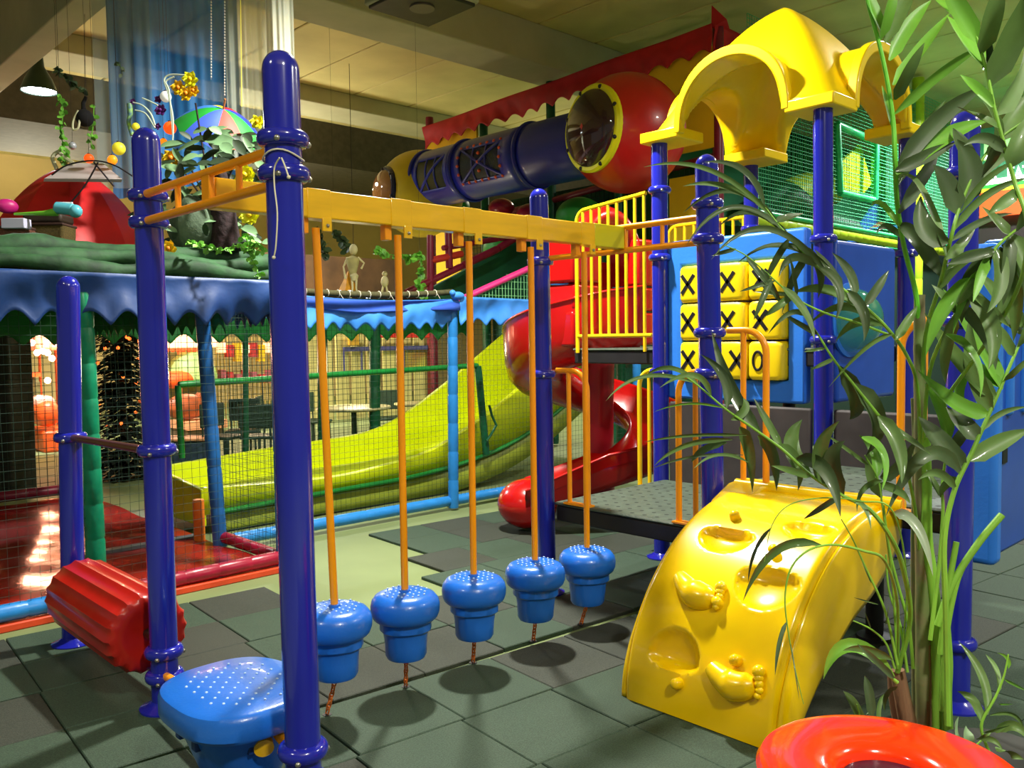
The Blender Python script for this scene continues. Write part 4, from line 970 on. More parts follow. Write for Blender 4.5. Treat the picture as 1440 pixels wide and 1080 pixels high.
ball(233, 136, 6.6, .042, 'lantern_globe', 'white globe beside the yellow flower cluster', 'lantern', mat('white_globe', (232, 232, 226), .5, emit=(230, 230, 220), es=.3))
ball(191, 178, 6.9, .03, 'lantern_globe', 'small yellow globe just left of the domed post', 'lantern', YL)
ball(102, 205, 6.8, .03, 'lantern_globe', 'small pearly globe left of the tent peak', 'lantern', mat('pearl_globe', (190, 196, 206), .2, metal=.3))
# plush crow
t = thing('plush_bird', 'black plush bird hanging among vines above the tent', 'soft toy', at(118, 180, 6.8))
BK = mat('black_plush', (14, 12, 16), .9, noise=.3, nscale=40)
obj('body', M().sph(at(119, 166, 6.8), .068, 16, 12, (1, 1, 1)), BK, t); obj('neck', M().tube([at(118, 158, 6.8), at(117, 145, 6.8), at(121, 136, 6.8)], [.02, .016, .012], 8), BK, t); obj('hanging_string', M().tube([at(119, 158, 6.8), at(119, 20, 6.8)], .002, 4), mat('black_cord', (30, 26, 34), .5), t)
obj('leg_loop', M().tube(smoothpath([at(x, y, 6.75) for x, y in ((110, 155), (103, 170), (103, 182), (110, 180), (112, 168))], 4), .008, 6), mat('pale_bone', (206, 206, 170), .6), t)
t = thing('pale_bone_toy', 'pale curled bone-like toy sitting on the tent shoulder', 'toy', at(80, 235, 6.7))
obj('curl', M().tube(smoothpath([at(x, y, 6.7) for x, y in ((80, 238), (74, 222), (82, 214), (92, 222), (104, 230))], 5), .016, 8), mat('pale_bone', (206, 206, 170), .6), t)
# vines
VG = mat('ivy_green', (110, 180, 60), .5, noise=.3, nscale=9); VD = mat('ivy_dark', (52, 74, 40), .6, noise=.3, nscale=9)
def vine(label, pts, Z, n, w, m, sd, spread=.03, nm='hanging_vine', py_up=0):
    rn = random.Random(sd); t = thing(nm, label, 'vine', at(*pts[0], Z)); q = smoothpath([at(x, y, Z) for x, y in pts], 8)
    obj('stem', M().tube(q, .004, 5), m, t)
    if py_up: obj('hanging_string', M().tube([q[0], Vector((q[0].x, q[0].y, py_up))], .0015, 4), mat('black_cord', (30, 26, 34), .5), t)
    for i in range(n):
        a = q[int(rn.random()*(len(q)-1))]; b = a+Vector((rn.uniform(-1, 1), rn.uniform(-1, 1), rn.uniform(-1, .4))).normalized()*rn.uniform(.5, 1)*w*2+Vector((rn.uniform(-1, 1), rn.uniform(-1, 1), 0))*spread
        a = b-(b-a).normalized()*w*2
        mb = M(); leafmesh(mb, a, b, w*.8, .1, 4, .2, up=(rn.uniform(-1, 1), rn.uniform(-1, 1), .3)); obj('leaf', mb, m, t)
vine('bright green ivy strand hanging below the left white lamp', [(84, 135), (88, 160), (86, 190), (92, 215), (90, 232)], 6.7, 60, .022, VG, 1, py_up=4.97)
vine('small dark ivy sprig against the ceiling right of the left lamp', [(80, 98), (95, 112), (108, 122), (116, 128)], 6.9, 26, .028, VD, 2, py_up=4.97)
vine('short green ivy strand beside the plush bird', [(132, 150), (131, 175), (128, 200), (132, 208)], 6.9, 16, .022, VG, 3, py_up=4.9)
vine('tiny ivy sprig caught in the blue tulle', [(163, 86), (170, 95), (172, 106)], 6.7, 10, .018, VD, 4, py_up=4.9)
vine('yellow-green ivy trailing over the grassy drape near the nearest post', [(268, 340), (285, 345), (310, 352), (340, 345), (355, 365), (365, 392)], 5.6, 70, .02, VG, 5)
vine('ivy cluster under the yellow beam end by the nearest post', [(345, 330), (352, 350), (360, 340), (372, 356)], 5.6, 36, .022, VG, 6)
vine('dark hanging ivy right of the nearest post', [(446, 322), (455, 345), (458, 365)], 10.5, 26, .05, VD, 7)
vine('dark ivy strand left of the skeleton figure', [(470, 325), (482, 340), (488, 352)], 10.8, 24, .05, VD, 8, py_up=5.9)
vine('ivy strand along the far wall, right of the skeleton', [(530, 352), (550, 358), (572, 362), (592, 360)], 10.6, 40, .05, VG, 9)
vine('bright ivy strand hanging beside the maroon pipes', [(590, 355), (592, 380), (588, 400), (594, 415)], 10.2, 44, .045, VG, 10, py_up=5.9)
# tulle curtains
def sheet(name, label, pts, ztop, zb, m, folds, amp, sd, Z):
    rn = random.Random(sd); ph = [rn.uniform(0, 6) for _ in range(5)]
    a, b = pts; A, B = at(a, 100, Z[0]), at(b, 100, Z[1]); d = (B-A); d.z = 0; nn = Vector((-d.y, d.x, 0)).normalized(); L = d.length
    t = thing(name, label, 'curtain', Vector((A.x, A.y, zb[0])))
    def fn(u, v):
        z = ztop+(zb[0]+(zb[1]-zb[0])*u-ztop)*v
        o = amp*(math.sin(u*L*folds+ph[0])+.5*math.sin(u*L*folds*2.1+ph[1]+v)+.3*math.sin(u*L*folds*4.3+ph[2]-v*2))
        return Vector((A.x, A.y, 0))+d*u+nn*o+Vector((0, 0, z))
    obj('cloth', M().grid(fn, 110, 14), m, t)
    obj('header_rod', M().tube([Vector((A.x, A.y, ztop)), Vector((B.x, B.y, ztop))], .012, 6), STEEL, t)
TB = mat('blue_tulle', (40, 128, 204), .6, alpha=.92, noise=.15, nscale=2, stretch=(3, 3, .3)); TW = mat('white_tulle', (196, 204, 186), .5, alpha=.50, noise=.1, nscale=3, stretch=(4, 4, .2)); TG = mat('grey_tulle', (140, 160, 160), .6, alpha=.42)
zc = lambda y, Z=7.3: at(300, y, Z).z
sheet('tulle_curtain', 'deep blue tulle curtain hanging over the flowers', (152, 336), 4.93, (zc(275), zc(240)), TB, 14, .03, 1, (7.35, 7.6))
sheet('tulle_curtain', 'greyish sheer tulle curtain at the left edge of the blue one', (133, 215), 4.93, (zc(262), zc(262)), TG, 12, .03, 2, (7.25, 7.3))
sheet('tulle_curtain', 'white sheer tulle curtain right of the blue one', (318, 378), 4.93, (zc(235), zc(235)), TW, 22, .03, 3, (7.3, 7.4))
sheet('tulle_curtain', 'bright white tulle strip above the nearest post', (374, 414), 4.93, (zc(255), zc(245)), mat('bright_white_tulle', (226, 232, 214), .5, alpha=.68), 30, .02, 4, (7.1, 7.1))
for (px, y1, lb) in ((297, 112, 'shorter string of tiny white beads on the blue tulle'), (316, 134, 'longer string of tiny white beads on the blue tulle')):
    t = thing('bead_string', lb, 'bead string', at(px, y1, 7.1)); mb = M(); y = -18
    while y < y1: mb.sph(at(px, y, 7.1), .007, 6, 4); y += 4.2
    obj('beads', mb, mat('white_bead', (236, 240, 236), .3), t, kind='stuff'); obj('string', M().tube([at(px, -18, 7.1), at(px, y1, 7.1)], .0015, 4), mat('white_cord', (222, 214, 190), .6), t)
t = thing('dangling_ribbon', 'thin yellow cord hanging beside the white tulle', 'cord', at(338, 150, 7.0)); obj('cord', M().tube([at(338, -18, 7.0), at(340, 150, 7.0)], .004, 5), mat('yellow_cord', (220, 214, 90), .6), t)
# umbrella
t = thing('parasol', 'small open umbrella with green, blue and coral panels', 'umbrella', at(312, 215, 6.6))
uc = at(310, 178, 6.6); ax = (at(318, 130, 6.5)-at(306, 200, 6.7)).normalized(); u = ax.cross(FW).normalized(); v = ax.cross(u)
cols = [(30, 150, 50), (70, 100, 220), (222, 90, 80), (40, 160, 60), (30, 50, 190), (214, 24, 20), (230, 190, 30), (60, 120, 210)]
for i in range(8):
    def um(a, b, i=i):
        an = 2*pi*(i+a)/8+.35; r = .335*b; sag = 1-.05*math.sin(pi*a)*b
        return uc+u*(r*sag*math.cos(an))+v*(r*sag*math.sin(an))+ax*(.20*(1-b*b)-.06+.02*math.sin(pi*a)*b)
    obj('canopy_panel', M().grid(um, 5, 8), mat('parasol_colour_%d' % i, cols[i], .6), t)
obj('shaft', M().tube([uc+ax*.17, uc-ax*.35], .006, 8), STEEL, t); obj('ferrule', M().tube([uc+ax*.13, uc+ax*.22], .008, 8), mat('wood_tip', (180, 120, 70), .5), t)
# bouquet: stump, big leaves, flowers
t = thing('tree_stump', 'dark bark stump standing on the enclosure roof', 'stump', at(316, 350, 6.0))
obj('trunk', M().tube([at(318, 352, 6.0), at(316, 320, 6.0), at(312, 285, 6.0), at(306, 240, 6.0)], [.11, .09, .085, .07], 12), mat('dark_bark', (42, 26, 30), .9, noise=.5, nscale=20, bump=1, bscale=30), t)
t = thing('grey_boulder', 'grey-green sculpted boulder between stump and domed post', 'rock', at(275, 350, 5.9))
obj('rock', M().grid(lambda a, b: at(272, 318, 6.0)+Vector((.17*math.cos(2*pi*a)*math.sin(pi*b)*(1+.15*math.sin(7*a*2*pi/2)), .17*math.sin(2*pi*a)*math.sin(pi*b), .20*math.cos(pi*b)*(1+.1*math.sin(a*13)))), 20, 12, closeu=True), mat('mossy_rock', (86, 106, 84), .85, noise=.3, nscale=6, bump=.5), t)
DL = mat('broad_leaf_dark', (38, 56, 34), .5, noise=.4, nscale=6); ML = mat('broad_leaf_sage', (110, 146, 104), .5, noise=.25, nscale=6)
t = thing('leafy_arrangement', 'bushy artificial broad-leaved plant under the umbrella', 'plant', at(300, 320, 6.2)); rn = random.Random(5)
stc = at(300, 300, 6.3)
for i in range(170):
    px = 212+rn.random()*160; py = 182+rn.random()*160; Zl = 5.85+rn.random()*.6
    if py < 200 and px < 250: continue
    a = at(px, py, Zl); an = rn.uniform(0, 2*pi); b = a+(RT*math.cos(an)+UP*math.sin(an)*.7+FW*rn.uniform(-.4, .2))*rn.uniform(.10, .19)
    mb = M(); leafmesh(mb, a, b, rn.uniform(.022, .042), .15, 5, .3, up=(-FW*.8+Vector((0, 0, .6)))); obj('leaf', mb, DL if rn.random() < .62 else ML, t)
mb = M(); leafmesh(mb, at(285, 196, 5.95), at(336, 200, 5.95), .05, .05, 6, .3, up=-FW+Vector((0, 0, .5))); obj('leaf', mb, ML, t)
for (x, y) in ((270, 240), (300, 190), (240, 215), (330, 230), (275, 145)): obj('stem', M().tube([stc, at(x, y, 6.2)], .007, 5), mat('dark_bark', (42, 26, 30), .9), t)
FY = mat('daffodil_yellow', (244, 196, 10), .55, noise=.15, nscale=20, sss=.1); FL = mat('lemon_petal', (232, 232, 20), .55, sss=.1); FO = mat('flower_orange_heart', (226, 130, 10), .6); FP = mat('violet_petal', (84, 24, 110), .6)
def flower(px, py, Z, r, m, hm, label, n=6, sd=0, g=None):
    rn = random.Random(sd); t = thing('silk_flower', label, 'flower', at(px, py, Z)-Vector((0, 0, r)), g); c = at(px, py, Z)
    for lay in (0, 1):
        for i in range(n):
            an = 2*pi*(i+.5*lay)/n+rn.uniform(-.2, .2); d = (RT*math.cos(an)+UP*math.sin(an)-FW*(.25+.35*lay)); mb = M(); leafmesh(mb, c, c+d.normalized()*r*(1-.2*lay), r*.34, 0, 4, -.3, up=-FW); obj('petal', mb, m, t)
    obj('heart', M().sph(c-FW*r*.28, r*.26, 10, 8), hm, t)
flower(268, 112, 6.2, .065, FL, FY, 'lemon yellow silk flower at the top of the bouquet', 6, 1)
flower(251, 124, 6.2, .06, FY, FO, 'golden silk flower left in the top cluster', 6, 2)
flower(262, 132, 6.15, .06, FY, FO, 'golden silk flower low in the top cluster', 6, 3)
flower(272, 128, 6.25, .05, FY, FO, 'golden silk flower right in the top cluster', 6, 31)
flower(362, 172, 6.4, .06, FL, FY, 'lemon silk flower at the right end of the umbrella', 6, 4)
flower(241, 223, 6.0, .07, FY, FO, 'golden orange-hearted flower right of the domed post', 6, 5)
flower(345, 247, 6.0, .08, FL, FY, 'lemon daisy flower above the yellow beam end', 9, 6)
flower(351, 303, 5.9, .075, FL, FY, 'lemon daisy flower hanging below the yellow beam end', 9, 7)
flower(238, 350, 5.7, .06, FY, FO, 'faded golden flower low beside the domed post', 6, 8)
flower(226, 155, 6.5, .05, FP, FP, 'violet silk flower near the white globe', 6, 9)
flower(223, 140, 6.6, .035, FP, FP, 'small violet silk flower above the larger violet one', 5, 10)
flower(187, 143, 6.7, .028, FP, FP, 'tiny violet flower at the tip of a white curled stem', 5, 11)
flower(222, 178, 6.5, .03, FP, FP, 'dark violet flower next to the orange globe', 5, 12)
t = thing('curled_twigs', 'white curled decorative twigs rising from the bouquet', 'twigs', at(240, 200, 6.4))
for pts in ([(243, 200), (243, 165), (236, 130), (231, 112), (240, 105), (262, 106)], [(243, 190), (238, 130), (233, 115), (245, 108)], [(218, 176), (212, 160), (200, 148), (187, 144)], [(218, 180), (205, 160), (190, 155)], [(222, 148), (210, 142), (200, 138)], [(290, 190), (302, 210)]):
    obj('twig', M().tube(smoothpath([at(x, y, 6.4) for x, y in pts], 5), .006, 6), mat('white_twig', (196, 210, 190), .6), t)
t = thing('toy_crocodile', 'slim green and blue spotted toy reptile climbing left of the domed post', 'toy', at(182, 185, 6.7))
obj('body', M().tube(smoothpath([at(x, y, 6.7) for x, y in ((182, 146), (183, 160), (181, 172), (186, 190))], 4), [.02]*5+[.016]*8, 10), mat('spotted_reptile', (150, 200, 80), .5, col2=(40, 90, 150), nscale=26), t)
# skeleton and small figures on the far platform
t = thing('skeleton_figure', 'pale hanging skeleton figure against the brown far wall', 'figure', at(492, 415, 10.6)); BN = mat('bone', (206, 196, 146), .7); Zs = 10.6
obj('skull', M().sph(at(497, 351, Zs), .055, 12, 10, (.9, 1, 1.25)), BN, t)
obj('ribcage', M().lathe([(.0001, -.14), (.03, -.13), (.055, -.05), (.075, .03), (.085, .09), (.03, .12), (.0001, .13)], at(496, 374, Zs), 12), mat('bone_mesh', (176, 166, 110), .8, noise=.2), t)
obj('pelvis', M().lathe([(.0001, -.05), (.035, -.04), (.055, .02), (.03, .05), (.0001, .06)], at(498, 390, Zs), 12), BN, t)
for pts in ([(489, 362), (483, 375), (486, 392)], [(503, 362), (512, 370), (508, 378)], [(495, 393), (496, 405), (493, 420)], [(501, 393), (501, 405), (503, 418)]): obj('limb', M().tube([at(x, y, Zs) for x, y in pts], [.016, .011, .014], 8), BN, t)
obj('hanging_string', M().tube([at(497, 346, Zs), at(497, 346, Zs)+Vector((0, 0, 2.2))], .004, 4), mat('black_cord', (30, 26, 34), .5), t)
t = thing('skeleton_figure', 'smaller pale skeleton right of the large one', 'figure', at(540, 410, 11)); obj('ribcage', M().sph(at(541, 396, 11), .05, 10, 8, (1, 1, 1.5)), BN, t); obj('skull', M().sph(at(541, 385, 11), .035, 10, 8), BN, t)
for pts in ([(539, 402), (537, 412)], [(543, 402), (545, 412)]): obj('limb', M().tube([at(x, y, 11) for x, y in pts], .014, 6), BN, t)
t = thing('toy_tepee', 'orange pointed toy tepee on the far platform', 'tent', at(490, 410, 10.8)); obj('cone', M().lathe([(.13, 0), (.11, .05), (.02, .23), (.0001, .25)], at(491, 409, 10.8), 5), mat('tepee_orange', (216, 150, 24), .7, noise=.2), t, ang=20)
t = thing('light_string', 'string of tiny white lamps along the far platform edge', 'lights', at(485, 415, 10.5)); mb = M(); cdp = []
for i in range(22):
    x = 448+i*3.4; y = 418-7*math.sin(i/21*pi)+2*math.sin(i*1.3); cdp.append(at(x, y, 10.4)); mb.sph(cdp[-1], .014, 6, 4)
obj('bulbs', mb, mat('lit_cold_bulb', (255, 255, 255), .5, emit=(220, 226, 255), es=3), t, kind='stuff'); obj('wire', M().tube(cdp, .004, 4), mat('black_cord', (30, 26, 34), .5), t)
tag(obj('far_platform', M().bx(-3.0, 4.6, 8.2, 11.2, 2.2, 2.32), mat('dark_brown_boards', (70, 34, 26), .7, noise=.3), bevel=.02), 'dark brown raised platform edge behind the blue valance', 'platform')
tag(obj('brown_partition', M().bx(.2, 5.6, 10.4, 10.5, 2.32, 3.1), mat('dark_brown_partition', (96, 70, 42), .8, noise=.35, nscale=2)), 'brown partition wall behind the skeleton figures', 'partition')
# ------------------------------------------------------------------ the far hall seen through the nets
FY_ = 13.0
def at2(px, py, Y=FY_): return PL(px, py, 1, Y)
t = thing('fairground_ride', 'orange lit fairground ride with a small round car, far left through the nets', 'ride', at2(60, 620))
OR = mat('ride_orange', (232, 100, 40), .45, noise=.2, nscale=4); WB = mat('lit_warm_bulb', (255, 230, 210), .5, emit=(255, 170, 130), es=14); CR = mat('ride_cream', (206, 186, 120), .6, noise=.3, nscale=3)
def fb(nm, x0, x1, y0, y1, m, par, Y=FY_, d=.12, **k):
    a, b = at2(x0, y0, Y), at2(x1, y1, Y); return obj(nm, M().bx(min(a.x, b.x), max(a.x, b.x), Y-d, Y, min(a.z, b.z), max(a.z, b.z)), m, par, **k)
fb('base', 30, 88, 600, 624, OR, t, d=1.2, bevel=.04); fb('canopy', 30, 92, 470, 492, mat('ride_pink_lit', (250, 170, 140), .5, emit=(255, 120, 80), es=.8), t, d=.8, bevel=.05)
fb('car', 36, 70, 562, 596, OR, t, FY_-.5, .7, bevel=.18, seg=4); fb('windscreen', 40, 66, 556, 572, mat('pale_lit_glass', (250, 190, 170), .2, emit=(250, 150, 120), es=.6), t, FY_-.55, .5, bevel=.08)
for x in (34, 56, 79, 86): fb('post', x-1.6, x+1.6, 478, 604, OR, t, d=.08)
fb('shelf', 28, 50, 524, 529, OR, t, FY_-.4, .3); fb('lantern', 28, 38, 532, 546, OR, t, FY_-.4, .15, bevel=.04)
fb('green_creature', 32, 52, 530, 562, mat('sage_figure', (110, 130, 90), .7, noise=.3), t, FY_-.2, .3, bevel=.1)
for i, (x, y) in enumerate(((45, 482), (52, 496), (60, 494), (67, 496), (73, 504), (66, 482), (55, 560), (60, 567), (113, 492), (123, 556), (67, 535), (80, 482))): obj('bulb', M().sph(at2(x, y, FY_-.95), .05, 10, 8), WB, t)
t = thing('game_booth', 'slim orange and yellow lit booth right of the short blue post', 'booth', at2(118, 600))
fb('panel', 113, 125, 478, 575, mat('booth_orange_lit', (232, 110, 60), .5, emit=(255, 90, 50), es=.45, noise=.2), t); fb('shelf', 112, 128, 568, 574, OR, t, FY_-.1, .3); fb('panel', 116, 124, 500, 560, mat('booth_yellow', (210, 160, 60), .5, noise=.4, nscale=8), t, FY_-.13, .05)
fb('counter', 100, 130, 574, 584, CR, t, FY_-.1, .4)
t = thing('light_canopy_booth', 'booth with orange posts, white lamps and orange scallops behind the nets', 'booth', at2(250, 600))
fb('canopy', 204, 292, 470, 489, mat('booth_lit_panel', (255, 220, 190), .5, emit=(255, 170, 120), es=1.6), t, d=.5, bevel=.03)
for i in range(11): fb('scallop', 209+i*7.5, 215.5+i*7.5, 488, 495, mat('scallop_orange', (236, 90, 40), .5, emit=(240, 80, 30), es=.3), t, FY_-.45, .04, bevel=.02)
for x in (217, 252, 287): fb('post', x-3, x+3, 486, 578, mat('salmon_post', (244, 160, 110), .5), t, FY_-.2, .1)
fb('wall', 220, 286, 496, 600, mat('booth_brown', (120, 110, 56), .7, noise=.4, nscale=3), t, FY_+.4, .05)
fb('counter', 238, 292, 590, 597, mat('salmon_counter', (236, 170, 120), .5), t, FY_-.5, .8); fb('counter_front', 240, 290, 597, 640, mat('counter_brown', (96, 80, 56), .6, noise=.3), t, FY_-.5, .7)
obj('green_bell', M().lathe([(.42, 0), (.44, .15), (.36, .42), (.12, .62), (.0001, .66)], at2(270, 540, FY_-.3), 16), mat('pale_green_bell', (150, 190, 110), .5), t)
obj('rocking_horse', M().sph(at2(262, 572, FY_-1), .32, 14, 10, (1.2, .5, .7)).tube([at2(272, 578, FY_-1), at2(284, 555, FY_-1)], [.12, .1], 8), mat('horse_brown', (150, 80, 40), .5, noise=.2), t)
obj('orange_seat', M().sph(at2(248, 534, FY_-.6), .26, 14, 10, (1.3, .7, .6)), OR, t); obj('red_seat', M().sph(at2(285, 536, FY_-.6), .18, 12, 8, (1.4, .7, .5)), mat('seat_red', (196, 30, 40), .5), t)
t = thing('slat_partition', 'cream slatted partition with red and yellow toy shelves', 'partition', at2(345, 620))
SL = mat('cream_slat', (196, 180, 110), .6, noise=.15); RD = mat('shelf_red', (186, 50, 50), .6, noise=.4, nscale=8)
for i in range(20): fb('slat', 302+i*5.6, 306.4+i*5.6, 474, 600, SL, t, FY_, .05)
for i in range(9):
    x = 304+i*11; cm = [mat('booth_lit_panel', (255, 220, 190), .5), RD, mat('toy_yellow', (232, 190, 30), .5)][i % 3]
    fb('shelf_box', x, x+9, 482+(i % 2)*3, 496+(i % 3)*6, cm, t, FY_-.1, .15); fb('shelf_box', x+2, x+9, 520+(i % 3)*3, 538, RD if i % 2 else mat('toy_rose', (176, 90, 100), .6), t, FY_-.1, .15)
t = thing('cream_hoarding', 'cream panel hoarding with thin blue rail and red scalloped awning', 'partition', at2(520, 590))
for i in range(9): fb('panel', 404+i*22, 425+i*22, 470, 600, mat('cream_board', (206, 196, 124), .65, noise=.12, nscale=2), t, FY_, .05, bevel=.01)
fb('rail', 482, 602, 488, 491.5, mat('slate_blue_rail', (84, 84, 140), .5), t, FY_-.1, .05)
for x in (483, 508, 567): fb('rail_post', x-1, x+1, 490, 526, mat('slate_blue_rail', (84, 84, 140), .5), t, FY_-.1, .04)
for i in range(9): fb('awning_scallop', 523+i*9, 531.5+i*9, 467, 475, mat('awning_red', (222, 50, 36), .6), t, FY_-.3, .06, bevel=.02)
fb('gable_toy', 488, 502, 470, 486, mat('toy_amber', (206, 160, 50), .6), t, FY_-.15, .1, bevel=.02); fb('end_panel', 600, 606, 470, 560, mat('dark_red_edge', (120, 40, 34), .6), t, FY_-.1, .1)
fb('mural', 570, 600, 490, 520, mat('mural_lime', (196, 200, 80), .6, col2=(150, 110, 50), nscale=2), t, FY_-.06, .02)
# dark trees and column
t = thing('dark_fir', 'dark fir tree with small orange lights behind the nets', 'tree', at(176, 650, 10.5)); rn = random.Random(9)
tb = at(176, 655, 10.5); tb.z = 0; hgt = at(176, 462, 10.5).z; mb = M()
for i in range(1800):
    h = rn.random(); r = .30*(1-h*.35)*math.sqrt(rn.random()); an = rn.uniform(0, 2*pi); p = tb+Vector((r*math.cos(an), r*math.sin(an), .05+h*(hgt-.05)))
    leafmesh(mb, p, p+Vector((math.cos(an), math.sin(an), rn.uniform(-.5, .3))).normalized()*.16, .045, .1, 2, .1)
obj('foliage', mb, mat('fir_dark', (18, 26, 16), .8, noise=.3), t, smooth=False, kind='stuff'); obj('trunk', M().tube([tb, tb+Vector((0, 0, hgt*.8))], [.06, .02], 8), TRUNKB, t)
mb = M()
for i in range(26): an = rn.uniform(0, 2*pi); h = rn.random()**1.6; mb.sph(tb+Vector((.26*math.cos(an), .26*math.sin(an), .4+(1-h)*(hgt-.5))), .022, 6, 4)
obj('orange_lights', mb, mat('lit_orange_bulb', (255, 140, 60), .5, emit=(255, 110, 40), es=2.5), t, kind='stuff')
tag(obj('dark_column', M().box(Vector((at(10, 600, 9.5).x, at(10, 600, 9.5).y, .95)), (.35, .5, 1.9), -.75), mat('dark_column', (36, 36, 24), .7, noise=.3), bevel=.03), 'dark square column at the left edge behind the net', 'column')
# cafe tables and chairs
def table(px, Z, r, label, m, h=.74):
    c = at(px, 600, Z); t = thing('round_table', label, 'table', (c.x, c.y, 0), 'round tables in the cafe')
    obj('tabletop', M().lathe([(.0001, h), (r, h), (r+.01, h-.02), (r-.02, h-.04), (.0001, h-.04)][::-1], (c.x, c.y, 0), 28), mat('cream_tabletop', (206, 200, 150), .35), t)
    obj('table_leg', M().lathe([(.22, 0), (.2, .03), (.04, .06), (.035, h-.04)], (c.x, c.y, 0), 14), m, t); return t
DGm = mat('dark_green_chair', (44, 66, 50), .5, noise=.2)
table(498, 11.8, .5, 'large round cream cafe table seen right of the first orange rods', DGm); table(585, 12.4, .3, 'smaller round cafe table behind the lime slide', DGm); table(408, 11.6, .25, 'small round cafe table half hidden behind the nearest post', DGm)
def chair(px, Z, rz, label, m=DGm):
    c = at(px, 600, Z); c.z = 0; t = thing('cafe_chair', label, 'chair', c, 'cafe chairs behind the nets'); R = Matrix.Rotation(rz, 3, 'Z')
    g = lambda x, y, z: c+R @ Vector((x, y, z))
    obj('seat', M().box(g(0, 0, .45), (.42, .42, .04), R), m, t, bevel=.015)
    for x in (-.18, .18):
        for y in (-.18, .18): obj('leg', M().tube([g(x, y, 0), g(x*.95, y*.95, .44)], .014, 8), m, t)
    obj('backrest', M().box(g(0, .2, .72), (.42, .03, .30), R), m, t, bevel=.012)
    for x in (-.18, .18): obj('back_post', M().tube([g(x, .19, .45), g(x, .2, .7)], .012, 6), m, t)
for px, Z, rz, l in ((316, 10.9, .4, 'leftmost'), (342, 11.6, -.6, 'second from left'), (366, 10.9, 2.4, 'third from left'), (386, 12.4, .9, 'fourth from left'), (440, 12.9, .2, 'near the large table, left'), (548, 13.2, -.5, 'near the large table, right')):
    chair(px, Z, rz, 'dark green cafe chair, '+l+', seen through the nets')
fl_ = at(262, 640, 10.8); t = thing('snack_counter', 'low brown counter with cream edge beyond the domed post', 'counter', (fl_.x, fl_.y, 0))
obj('body', M().box((fl_.x, fl_.y, .22), (.7, .4, .42), -.75), mat('slate_box', (60, 80, 100), .6, noise=.2), t, bevel=.02); obj('top', M().box((fl_.x, fl_.y, .45), (.76, .46, .03), -.75), mat('salmon_counter', (236, 170, 120), .5), t, bevel=.01)
# warm light of the fairground booths
for (x, y, Z, e, c_) in ((60, 500, 12.0, 60, (1, .42, .25)), (250, 500, 14, 60, (1, .5, .3)), (350, 520, 12.5, 50, (1, .75, .45)), (500, 510, 12.5, 60, (1, .88, .6))):
    l = bpy.data.lights.new('booth_light', 'POINT'); l.energy = e; l.color = c_; l.shadow_soft_size = .2
    o = bpy.data.objects.new('booth_light', l); COL.objects.link(o); o.location = at(x, y, Z)
# ------------------------------------------------------------------ scarlet planter in the foreground
pc = P(1250, 1083, 2.19); hz = pc.z
t = thing('scarlet_planter', 'glossy scarlet round planter rim in the lower right foreground', 'planter', (pc.x, pc.y, 0))
prof = [(.20, .022), (.23, .06), (.27, hz-.12), (.285, hz-.05), (.315, hz-.03), (.325, hz-.012), (.315, hz+.004), (.285, hz+.012), (.16, hz+.006), (.13, hz-.004), (.118, hz-.02), (.112, hz-.05)]
obj('planter_body', M().lathe(prof, (pc.x, pc.y, 0), 96), POTR, t)
obj('planter_well', M().lathe([(.0001, .1), (.09, .1), (.105, .2), (.113, hz-.03)][::-1], (pc.x, pc.y, 0), 64), POTIN, t)
# ------------------------------------------------------------------ palm
pb = P(1300, 1045, 2.85); 
t = thing('potted_palm', 'tall potted areca palm with arching green fronds in the right foreground', 'palm', (pb.x, pb.y, 0))
ph_ = pb.z-.01
obj('pot', M().lathe([(.13, .022), (.15, .05), (.19, ph_), (.2, ph_+.01), (.19, ph_+.02), (.175, ph_), (.0001, ph_-.02)], (pb.x, pb.y, 0), 40), POTD, t)
obj('soil', M().lathe([(.0001, ph_+.005), (.172, ph_-.003)], (pb.x, pb.y, 0), 30), SOIL, t)
def V(pts, Z): 
    out = []
    for i, p in enumerate(pts): out.append(P(p[0], p[1], p[2] if len(p) > 2 else Z))
    return out
def stem(pts, r0, r1, m, Z=2.8, nm='cane', par=None, k=6, n=12, rings=False):
    q = smoothpath(V(pts, Z), k); L = len(q); rs = [r0+(r1-r0)*i/(L-1) for i in range(L)]
    if rings: rs = [r*(1.07 if i % 4 == 0 else 1) for i, r in enumerate(rs)]
    return obj(nm, M().tube(q, rs, n), m, par or t)
# canes
stem([(1299, 1040), (1298, 900), (1297, 760), (1295, 640), (1294, 540), (1293, 470), (1293, 415)], .025, .017, TRUNKG, 2.86, rings=True)
stem([(1318, 1045), (1318, 950), (1316, 860), (1304, 760), (1303, 680), (1302, 615)], .021, .015, STEMG, 2.84, rings=True)
stem([(1288, 1030), (1286, 900), (1285, 760), (1287, 640), (1284, 560)], .012, .008, TRUNKG, 2.95)
stem([(1281, 1035), (1270, 985), (1262, 942)], .030, .022, TRUNKB, 2.80, 'sheath')
stem([(1268, 1032), (1258, 985), (1254, 948)], .022, .014, TRUNKB, 2.86, 'sheath')
stem([(1302, 1045), (1301, 960), (1300, 905)], .026, .022, TRUNKB, 2.86, 'sheath')
stem([(1334, 1040), (1332, 980), (1334, 930), (1330, 870)], .016, .012, STEMG, 2.80, 'sheath')
for pts, r in (([(1325, 1000), (1330, 900), (1345, 820), (1361, 785)], .009), ([(1318, 880), (1340, 820), (1375, 765), (1409, 724)], .011), ([(1322, 920), (1330, 850), (1345, 762)], .009)):
    stem(pts, r, r*1.05, STEMG, 2.76, 'cut_stalk')
